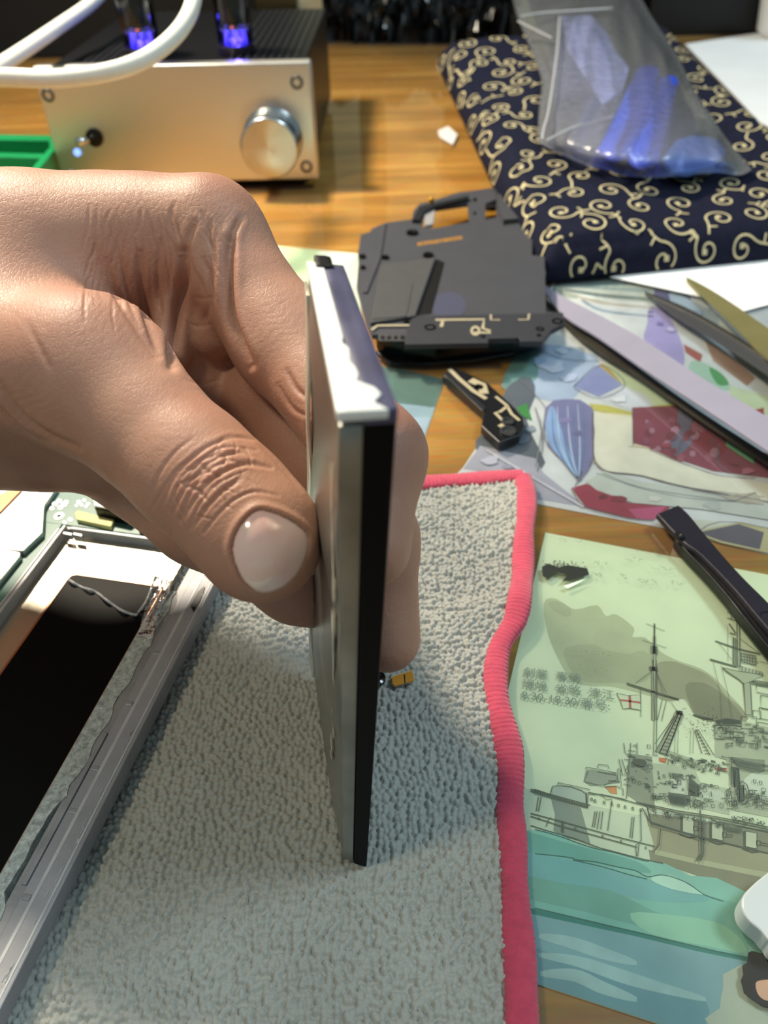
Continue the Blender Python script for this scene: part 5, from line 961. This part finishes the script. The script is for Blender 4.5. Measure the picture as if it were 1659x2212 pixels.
slab('top_tape', m_top, (-.015, 1.03), (0.44, 1.04), (.986, 1.004), bat, 14, 3, 1, wt, 0.15)
slab('top_tape', mat('tape_torn_black', '101014', .4), (.98, 1.08), (.2, .7), (.99, 1.008), bat, 5, 3, 1, wt, 0.1)
def wj(a, b, c, i, j, k):
    r = np.random.RandomState(i * 3 + 1)
    d = (NTR - NTL) * (0.13 * r.randn() + .22 * max(0, 1 - a / .28)) if j == 2 and a < .4 else np.zeros(3)
    return d + np.array([0, 0, .12 * r.rand() if k else 0])
slab('white_end_strip', mat('battery_white_strip', 'f4f2ee', 0.45), (-.02, 1.03), (-.04, .43), (.994, 1.006), bat, 26, 2, 1, wj, 0.12)
slab('silver_edge_strip', mat('battery_edge_silver', '8d8e88', 0.35, 0.6, var=0.2, vs=120), (-.008, .03), (-.02, .44), (0.0, .985), bat, 1, 2, 24,
     lambda a, b, c, i, j, k: np.array([0.1 * math.sin(c * 40), 0, 0]) if j == 0 else np.zeros(3), 0.2)
m_filmb = mat('film_edge_pale', 'c9c6b4', 0.25, 0.3, var=0.2, vs=150)
def wfilm(a, b, c, i, j, k): return np.array([.25 * math.sin(c * 23) * (1 if i == 0 else .4), 0, 0])
slab('foil_seam', m_filmb, (.93, 1.06), (-.1, .0), (.02, .97), bat, 2, 1, 40, wfilm, 0.06)
# scuff marks on the seam of the foil
mb = MB()
for c0, c1, a0, a1 in ((.42, .62, .13, .17), (.28, .31, .16, .19), (.19, .24, .24, .27), (.15, .17, .25, .29), (.33, .36, .2, .22), (.66, .9, .1, .125)):
    n = 10; pts = []
    for i in range(n + 1):
        c = c0 + (c1 - c0) * i / n; pts.append((BT(a0 + .02 * RNG.rand(), -.075, c), BT(a1 + .02 * RNG.rand(), -.075, c)))
    V = [p for q in pts for p in q]; V2 = [np.array(p) + [.3, 0, 0] for p in V]
    mb.add(V + V2, [[2 * i, 2 * i + 1, 2 * i + 3, 2 * i + 2] for i in range(n)] + [[2 * i + 2 * n + 2, 2 * i + 2 * n + 4, 2 * i + 2 * n + 5, 2 * i + 2 * n + 3] for i in range(n)])
mb.build('wear_mark', mat('scuffed_silver', 'd2cfc0', 0.5, 0.3, var=0.2, vs=800), bat)
# ------------------------------------------------------------------ the hand: one smooth skin from blended tapered limbs
def roundcone(X, Y, Z, a, b, r1, r2):
    ba = b - a; l2 = float(ba @ ba); rr = r1 - r2; a2 = l2 - rr * rr; il2 = 1.0 / l2
    px = X - a[0]; py = Y - a[1]; pz = Z - a[2]
    y = px * ba[0] + py * ba[1] + pz * ba[2]; z = y - l2
    x2 = (px * l2 - ba[0] * y) ** 2 + (py * l2 - ba[1] * y) ** 2 + (pz * l2 - ba[2] * y) ** 2
    y2 = y * y * l2; z2 = z * z * l2; k = np.sign(rr) * rr * rr * x2
    c1 = np.sign(z) * a2 * z2 > k; c2 = np.sign(y) * a2 * y2 < k
    d = (np.sqrt(np.maximum(x2 * a2 * il2, 0)) + y * rr) * il2 - r1
    d = np.where(c2, np.sqrt(x2 + y2) * il2 - r1, d)
    return np.where(c1, np.sqrt(x2 + z2) * il2 - r2, d)
def smin(a, b, k):
    h = np.clip(0.5 + 0.5 * (b - a) / k, 0, 1); return b * (1 - h) + a * h - k * h * (1 - h)
HG = {  # groups of limbs: (px, py, depth, radius) -> (px, py, depth, radius), blend
 'palm': [((-900, 690, 178, 25), (-330, 640, 168, 23), 6), ((-330, 640, 168, 23), (60, 604, 162, 19), 8), ((60, 596, 162, 18), (300, 540, 160, 13.5), 10),
          ((-330, 700, 168, 20), (60, 700, 165, 17), 10), ((60, 640, 172, 16), (330, 660, 172, 12), 10), ((60, 740, 172, 14), (300, 800, 170, 10), 8),
          ((300, 560, 168, 9.5), (425, 700, 168, 7.5), 7), ((425, 690, 165, 8), (452, 895, 166, 6.8), 4)],
 'index': [((250, 520, 162, 12.0), (448, 512, 157, 10.2), 9), ((448, 512, 157, 10.2), (618, 742, 150, 9.3), 7), ((618, 742, 150, 9.3), (808, 985, 134, 8.1), 5), ((808, 985, 134, 8.1), (800, 1182, 127, 6.6), 5)],
 'fold': [((395, 590, 158, 6.0), (372, 760, 156, 4.0), 3.0), ((452, 560, 156, 5.2), (462, 720, 158, 5.2), 2.0)],
 'middle': [((470, 640, 190, 8), (572, 868, 163, 7.8), 3), ((572, 868, 163, 7.8), (810, 1170, 152, 7.8), 4), ((812, 1150, 152, 7.8), (836, 1380, 155, 6.6), 4)],
 'ring': [((150, 930, 165, 9), (430, 1120, 155, 8.6), 4), ((430, 1120, 155, 8.6), (640, 1258, 158, 7.6), 4), ((640, 1258, 158, 7.6), (735, 1300, 162, 6.6), 4)],
 'pinky': [((-90, 950, 160, 9.5), (95, 978, 156, 7.8), 3), ((150, 980, 156, 7.6), (255, 1006, 153, 6.4), 2)],
 'thumb': [((-330, 745, 160, 19), (-60, 776, 150, 16.5), 8), ((-60, 776, 150, 16.5), (196, 808, 140, 13.0), 8), ((196, 808, 140, 13.0), (425, 1026, 130, 9.9), 6),
           ((425, 1018, 130, 10.1), (556, 1150, 124.5, 9.9), 3.5), ((500, 1085, 127, 9.6), (566, 1176, 124, 8.9), 3)],
}
def pj(q): return PZ(q[0], q[1], q[2])
_bn = np.cross(NTL - NBL, FTL - NTL); _bn /= np.linalg.norm(_bn)
if _bn[0] < 0: _bn = -_bn
_bc = (NTL + NBL + FTL + FBL) / 4
_b0 = float(_bn @ (NTL * .25 + NBL * .25 + FTL * .25 + FBL * .25)) - 0.35
_b1 = _b0 + 0.7 + 5.3
_fa = (FBL + FTL) / 2; _ff = FTL - NTL; _ff = _ff / np.linalg.norm(_ff)
_f1 = float(_ff @ _fa) + 1.5
def hand_sdf(X, Y, Z):
    D = None
    for g, segs in HG.items():
        G = None
        for A, B, k in segs:
            d = roundcone(X, Y, Z, pj(A), pj(B), A[3], B[3])
            G = d if G is None else smin(G, d, k)
        kk = {'palm': 1, 'index': 6, 'fold': 2.2, 'middle': 2.0, 'ring': 2.0, 'pinky': 2.0, 'thumb': 9}[g]
        if g == 'thumb':   # blend only near the web, not at the tip
            t = np.clip((Cv[0] + (-30) - X) / 25, 0, 1); kk = 1.2 + 9 * t
        D = G if D is None else smin(D, G, kk)
    # flatten against the two faces of the battery
    s = X * _bn[0] + Y * _bn[1] + Z * _bn[2]
    inside = np.minimum(np.minimum(s - _b0, _b1 - s), _f1 - (X * _ff[0] + Y * _ff[1] + Z * _ff[2]))
    return np.maximum(D, inside)
def surface_nets(Fv_, org, h):
    nx, ny, nz = Fv_.shape; S = Fv_ < 0
    cor = [(i, j, k) for i in (0, 1) for j in (0, 1) for k in (0, 1)]
    sl = lambda c, A: A[c[0]:nx - 1 + c[0], c[1]:ny - 1 + c[1], c[2]:nz - 1 + c[2]]
    cnt = sum(sl(c, S).astype(np.int8) for c in cor); act = (cnt > 0) & (cnt < 8)
    I = np.argwhere(act); idx = -np.ones(act.shape, np.int64); idx[act] = np.arange(len(I))
    acc = np.zeros((len(I), 3)); n = np.zeros(len(I))
    for c in cor:
        for ax in range(3):
            if c[ax]: continue
            e = list(c); e[ax] = 1
            va = Fv_[I[:, 0] + c[0], I[:, 1] + c[1], I[:, 2] + c[2]]; vb = Fv_[I[:, 0] + e[0], I[:, 1] + e[1], I[:, 2] + e[2]]
            x = (va < 0) != (vb < 0); t = np.where(x, va / np.where(x, va - vb, 1), 0)
            p = np.array(c, float)[None] + np.zeros((len(I), 3)); p[:, ax] = t
            acc += p * x[:, None]; n += x
    V = (I + acc / n[:, None]) * h + org; Q = []
    for ax in range(3):
        u, v = (ax + 1) % 3, (ax + 2) % 3
        A = [slice(None)] * 3; B = [slice(None)] * 3; A[ax] = slice(0, -1); B[ax] = slice(1, None)
        sa = S[tuple(A)]; sb = S[tuple(B)]; E = np.argwhere(sa != sb)
        E = E[(E[:, u] > 0) & (E[:, v] > 0) & (E[:, u] < S.shape[u] - 1) & (E[:, v] < S.shape[v] - 1)]
        fl = sa[tuple(E.T)]
        def g(du, dv):
            q = E.copy(); q[:, u] += du; q[:, v] += dv; return idx[tuple(q.T)]
        q = np.stack([g(-1, -1), g(0, -1), g(0, 0), g(-1, 0)], 1); q[~fl] = q[~fl][:, ::-1]; Q.append(q)
    return V, np.concatenate(Q)
VX = 0.95
ox, oy, oz = -205., 58., 5.
gx = np.arange(ox, 14, VX, dtype=np.float32); gy = np.arange(oy, 232, VX, dtype=np.float32); gz = np.arange(oz, 118, VX, dtype=np.float32)
Fh = np.empty((len(gx), len(gy), len(gz)), np.float32)
for i0 in range(0, len(gx), 32):
    XX, YY, ZZ = np.meshgrid(gx[i0:i0 + 32], gy, gz, indexing='ij'); Fh[i0:i0 + 32] = hand_sdf(XX, YY, ZZ)
Vh, Qh = surface_nets(Fh, np.array([ox, oy, oz]), VX); del Fh
def skin_mat():
    m = bpy.data.materials.new('skin'); m.use_nodes = True; nt = m.node_tree; N = nt.nodes; L = nt.links; b = N['Principled BSDF']
    tc = N.new('ShaderNodeTexCoord'); n1 = N.new('ShaderNodeTexNoise'); n1.inputs['Scale'].default_value = 55; n1.inputs['Detail'].default_value = 5
    L.new(tc.outputs['Object'], n1.inputs['Vector'])
    mx = N.new('ShaderNodeMix'); mx.data_type = 'RGBA'; r = N.new('ShaderNodeMapRange'); r.inputs[1].default_value = .35; r.inputs[2].default_value = .65
    L.new(n1.outputs['Fac'], r.inputs[0]); L.new(r.outputs[0], mx.inputs[0])
    mx.inputs[6].default_value = (*lin('a97965'), 1); mx.inputs[7].default_value = (*lin('b98b75'), 1)
    L.new(mx.outputs[2], b.inputs['Base Color'])
    b.inputs['Roughness'].default_value = 0.52; b.inputs['Specular IOR Level'].default_value = 0.42
    b.inputs['Subsurface Weight'].default_value = 0.35; b.inputs['Subsurface Radius'].default_value = (1, .35, .2); b.inputs['Subsurface Scale'].default_value = 0.0025
    v = N.new('ShaderNodeTexVoronoi'); v.feature = 'DISTANCE_TO_EDGE'; v.inputs['Scale'].default_value = 1500
    mp = N.new('ShaderNodeMapping'); mp.inputs['Scale'].default_value = (1, .6, .6); L.new(tc.outputs['Object'], mp.inputs[0])
    n3 = N.new('ShaderNodeTexNoise'); n3.inputs['Scale'].default_value = 900; n3.inputs['Detail'].default_value = 3
    L.new(mp.outputs[0], v.inputs['Vector']); L.new(mp.outputs[0], n3.inputs['Vector'])
    cl = N.new('ShaderNodeMapRange'); cl.inputs[1].default_value = 0; cl.inputs[2].default_value = 0.12; L.new(v.outputs['Distance'], cl.inputs[0])
    ad = N.new('ShaderNodeMath'); ad.operation = 'MULTIPLY_ADD'; ad.inputs[1].default_value = 0.5
    L.new(cl.outputs[0], ad.inputs[0]); L.new(n3.outputs['Fac'], ad.inputs[2])
    bp = N.new('ShaderNodeBump'); bp.inputs['Strength'].default_value = 0.22; bp.inputs['Distance'].default_value = 0.0003
    L.new(ad.outputs[0], bp.inputs['Height']); L.new(bp.outputs[0], b.inputs['Normal']); return m
m_skin = skin_mat()
hand = mkobj('hand', Vh, Qh, m_skin, smooth=True)
md = hand.modifiers.new('s', 'SUBSURF'); md.levels = 2; md.render_levels = 2
dg = bpy.context.evaluated_depsgraph_get(); me2 = bpy.data.meshes.new_from_object(hand.evaluated_get(dg)); hand.modifiers.clear()
old = hand.data; hand.data = me2; bpy.data.meshes.remove(old)
nv = len(me2.vertices); co = np.empty(nv * 3); me2.vertices.foreach_get('co', co); co = co.reshape(-1, 3)
no = np.empty(nv * 3); me2.vertices.foreach_get('normal', no); no = no.reshape(-1, 3)
W = co / MM + np.array(hand['_org']); hx, hy, hz = proj(W)
facing = -np.sum(no * (W - Cv) / np.linalg.norm(W - Cv, axis=1)[:, None], 1)
CREASE = [  # polyline on the skin (seen from the thumb side), width px, depth mm, depth range
 ([(352, 1085), (372, 1040), (410, 992), (455, 960), (505, 945), (555, 950)], 6, .55), ([(372, 1108), (398, 1058), (436, 1012), (485, 982), (530, 972)], 6, .7),
 ([(392, 1125), (420, 1078), (455, 1038), (498, 1010), (540, 1000), (585, 1010)], 7, .8), ([(415, 1140), (445, 1098), (480, 1060), (520, 1038)], 6, .7),
 ([(440, 1150), (470, 1112), (505, 1080), (548, 1062), (600, 1070)], 5, .5), ([(430, 1000), (452, 1020), (480, 1030)], 5, .5), ([(470, 960), (490, 990), (520, 1000)], 5, .45),
 ([(400, 1050), (430, 1060), (450, 1085)], 5, .5), ([(330, 1060), (345, 1020), (380, 975), (420, 945)], 6, .35),
 ([(0, 830), (40, 890), (95, 935), (170, 968)], 8, .9), ([(0, 880), (50, 930), (110, 960)], 6, .6), ([(60, 700), (90, 760), (110, 800)], 7, .25),
 ([(394, 545), (396, 600), (385, 660), (376, 720), (372, 790)], 11, 2.6), ([(497, 520), (494, 570), (493, 640), (500, 690), (516, 735), (540, 790)], 10, 2.4),
 ([(440, 560), (455, 600), (452, 660), (440, 700)], 7, .6), ([(420, 480), (405, 520), (398, 560)], 7, .9), ([(520, 470), (505, 500), (498, 540)], 7, .8), ([(455, 478), (450, 510), (460, 540)], 5, .6),
 ([(228, 560), (250, 630), (290, 700), (335, 770)], 7, .7), ([(300, 545), (304, 620), (318, 690), (345, 770)], 8, 1.0), ([(262, 560), (275, 640), (305, 710)], 5, .5),
 ([(200, 520), (222, 590), (262, 660)], 6, .4), ([(345, 520), (340, 600), (350, 680)], 5, .45), ([(375, 440), (368, 470), (372, 500)], 5, .3),
 ([(620, 800), (640, 840), (665, 860)], 6, .5), ([(600, 830), (630, 880), (665, 900)], 5, .35), ([(560, 960), (600, 1000), (650, 1060)], 6, .4),
 ([(420, 640), (440, 645), (470, 640)], 4, .15), ([(395, 690), (425, 705), (460, 700)], 4, .15), ([(400, 820), (440, 830), (480, 815)], 4, .15),
]
_rk = np.random.RandomState(9); _k0 = np.array([(352, 1092), (378, 1030), (425, 985), (480, 955), (545, 955)], float); _k1 = np.array([(425, 1165), (450, 1115), (492, 1075), (545, 1052), (610, 1062)], float)
CREASE = [(c[0], c[1] * .72, c[2] * .62) if (c[0][0][0] > 320 and c[0][0][1] > 930) else c for c in CREASE]
for _i in range(16):
    _t = _rk.rand(); _q = _k0 * (1 - _t) + _k1 * _t + _rk.randn(5, 2) * 7; _a = _rk.randint(0, 3); _b = _rk.randint(_a + 2, 6)
    CREASE.append(([tuple(p) for p in _q[_a:_b]], _rk.uniform(2.6, 4.2), _rk.uniform(.1, .3)))
for _i in range(20):
    _x = _rk.uniform(360, 560); _y = 1130 - (_x - 360) * .6 + _rk.uniform(-110, 40); _l = _rk.uniform(18, 45); _w = .9 + _rk.randn() * .3
    CREASE.append(([(_x, _y), (_x + _l * .5 * math.cos(_w) + 2, _y + _l * .5 * math.sin(_w)), (_x + _l * math.cos(_w), _y + _l * math.sin(_w))], 2.6, _rk.uniform(.08, .2)))
for _i in range(70):   # short skin lines over web and index base
    _x = _rk.uniform(190, 470); _y = _rk.uniform(440, 640); _l = _rk.uniform(40, 110); _w = 1.75 - (_x - 190) / 280 * .55 + _rk.randn() * .12
    CREASE.append(([(_x, _y), (_x + _l * .5 * math.cos(_w) + _rk.randn() * 3, _y + _l * .5 * math.sin(_w)), (_x + _l * math.cos(_w), _y + _l * math.sin(_w))], 3.2, _rk.uniform(.08, .24)))
disp = np.zeros(nv); front = (facing > 0.05) & (hz < 172)
for pl, w, dep in CREASE:
    q = np.array(spl(pl, 4)); x0, y0 = q.min(0) - 4 * w; x1, y1 = q.max(0) + 4 * w
    s = np.where(front & (hx > x0) & (hx < x1) & (hy > y0) & (hy < y1))[0]
    if not len(s): continue
    pp = np.stack([hx[s], hy[s]], 1); best = np.full(len(s), 1e9); tt = np.zeros(len(s))
    for i in range(len(q) - 1):
        a, b = q[i], q[i + 1]; t = np.clip(((pp - a) @ (b - a)) / ((b - a) @ (b - a) + 1e-9), 0, 1)
        d = np.linalg.norm(pp - a - t[:, None] * (b - a), axis=1); u = d < best; best = np.where(u, d, best); tt = np.where(u, (i + t) / (len(q) - 1), tt)
    env = np.sqrt(np.clip(np.sin(np.pi * np.clip(tt, 0.03, .97)), 0, 1))
    disp[s] += env * dep * .72 * (-np.exp(-(best / w) ** 2) + 0.2 * np.exp(-((best - 2.1 * w) / (1.2 * w)) ** 2))
# fine parallel skin folds across the web and the thumb knuckle
def band(cx, cy, rx, ry, ang, per, amp):
    ca, sa = math.cos(ang), math.sin(ang); u = (hx - cx) * ca + (hy - cy) * sa; v = -(hx - cx) * sa + (hy - cy) * ca
    e = np.exp(-(u / rx) ** 2 - (v / ry) ** 2) * front
    return amp * e * (np.abs(np.sin(math.pi * (u + 9 * np.sin(v / 23.0) + 5 * np.sin(v / 9. + u / 30)) / per)) - .6)
disp += band(270, 560, 110, 150, .28, 17, .05) + band(455, 1040, 80, 90, .9, 14, .04) + band(450, 470, 90, 60, .1, 13, .04) + band(60, 860, 80, 90, .7, 22, .05) + band(600, 700, 60, 130, .9, 17, .03)
# nail bed groove
NAIL = [(503, 1188), (512, 1150), (535, 1118), (562, 1103), (600, 1112), (635, 1130), (660, 1152), (664, 1180), (655, 1212), (638, 1242), (612, 1266), (580, 1278), (553, 1275), (528, 1254), (512, 1224)]
nq = np.array(spl(NAIL, 5, True)); s = np.where(front & (hx > 470) & (hx < 700) & (hy > 1070) & (hy < 1310))[0]
pp = np.stack([hx[s], hy[s]], 1); dn = np.min(np.linalg.norm(pp[:, None] - nq[None], axis=2), 1)
nc = np.array([583, 1192.]); ins = np.zeros(len(s), bool)
for i in range(len(nq)):
    a, b = nq[i - 1], nq[i]; cr = ((a[1] > pp[:, 1]) != (b[1] > pp[:, 1])) & (pp[:, 0] < (b[0] - a[0]) * (pp[:, 1] - a[1]) / (b[1] - a[1] + 1e-9) + a[0]); ins ^= cr
tipw = np.clip(((pp - nc) @ np.array([.5, .87])) / 70, 0, 1)   # free edge side
disp[s] += np.where(ins, -.55 - .25 * np.exp(-(dn / 8) ** 2), (.42 * np.exp(-((dn - 9) / 9) ** 2) - .4 * np.exp(-(dn / 3.5) ** 2)) * (1 - .8 * tipw))
co2 = co + no * disp[:, None] * MM
me2.vertices.foreach_set('co', co2.ravel()); me2.polygons.foreach_set('use_smooth', np.ones(len(me2.polygons), dtype=bool)); me2.update()
tag(hand, "person's left hand reaching in from the left, pinching the upright battery", 'hand')
# thumb nail: curved plate following the thumb
def march(px, py, zmin=100):
    d = ray(px, py); t = float(zmin)
    for _ in range(60):
        p = Cv + d * t; v = float(hand_sdf(np.float64(p[0]), np.float64(p[1]), np.float64(p[2])))
        if v < 0.02: break
        t += max(v * .8, .02)
    return Cv + d * t
nl = np.array(spl(NAIL, 3, True)); rings = [1, .93, .8, .6, .4, .2]; V = []; F = []; n = len(nl)
for ri, r in enumerate(rings):
    for q in nl:
        c = nc + (q - nc) * r; p = march(*c); lift = -.42 + (.75 * (1 - r ** 2.2)); p = p - ray(*c) / np.linalg.norm(ray(*c)) * lift; V.append(p)
V.append(march(*nc) - ray(*nc) / np.linalg.norm(ray(*nc)) * .33)
for r in range(len(rings) - 1):
    for i in range(n): F.append([r * n + i, (r + 1) * n + i, (r + 1) * n + (i + 1) % n, r * n + (i + 1) % n])
for i in range(n): F.append([(len(rings) - 1) * n + i, len(V) - 1, (len(rings) - 1) * n + (i + 1) % n])
nm = mat('nail_pink', 'ffc4ba', 0.14, 0, spec=.7, two='ffe0d4', vs=110); nm.node_tree.nodes['Principled BSDF'].inputs['Coat Weight'].default_value = .6
nm.node_tree.nodes['Principled BSDF'].inputs['Subsurface Weight'].default_value = .3; nm.node_tree.nodes['Principled BSDF'].inputs['Subsurface Scale'].default_value = .001
nailo = mkobj('thumb_nail', V, F, nm, hand, smooth=True)
nailo['label'] = 'pink glossy thumb nail'
sd = nailo.modifiers.new('solid', 'SOLIDIFY'); sd.thickness = .0004; sd.offset = 0
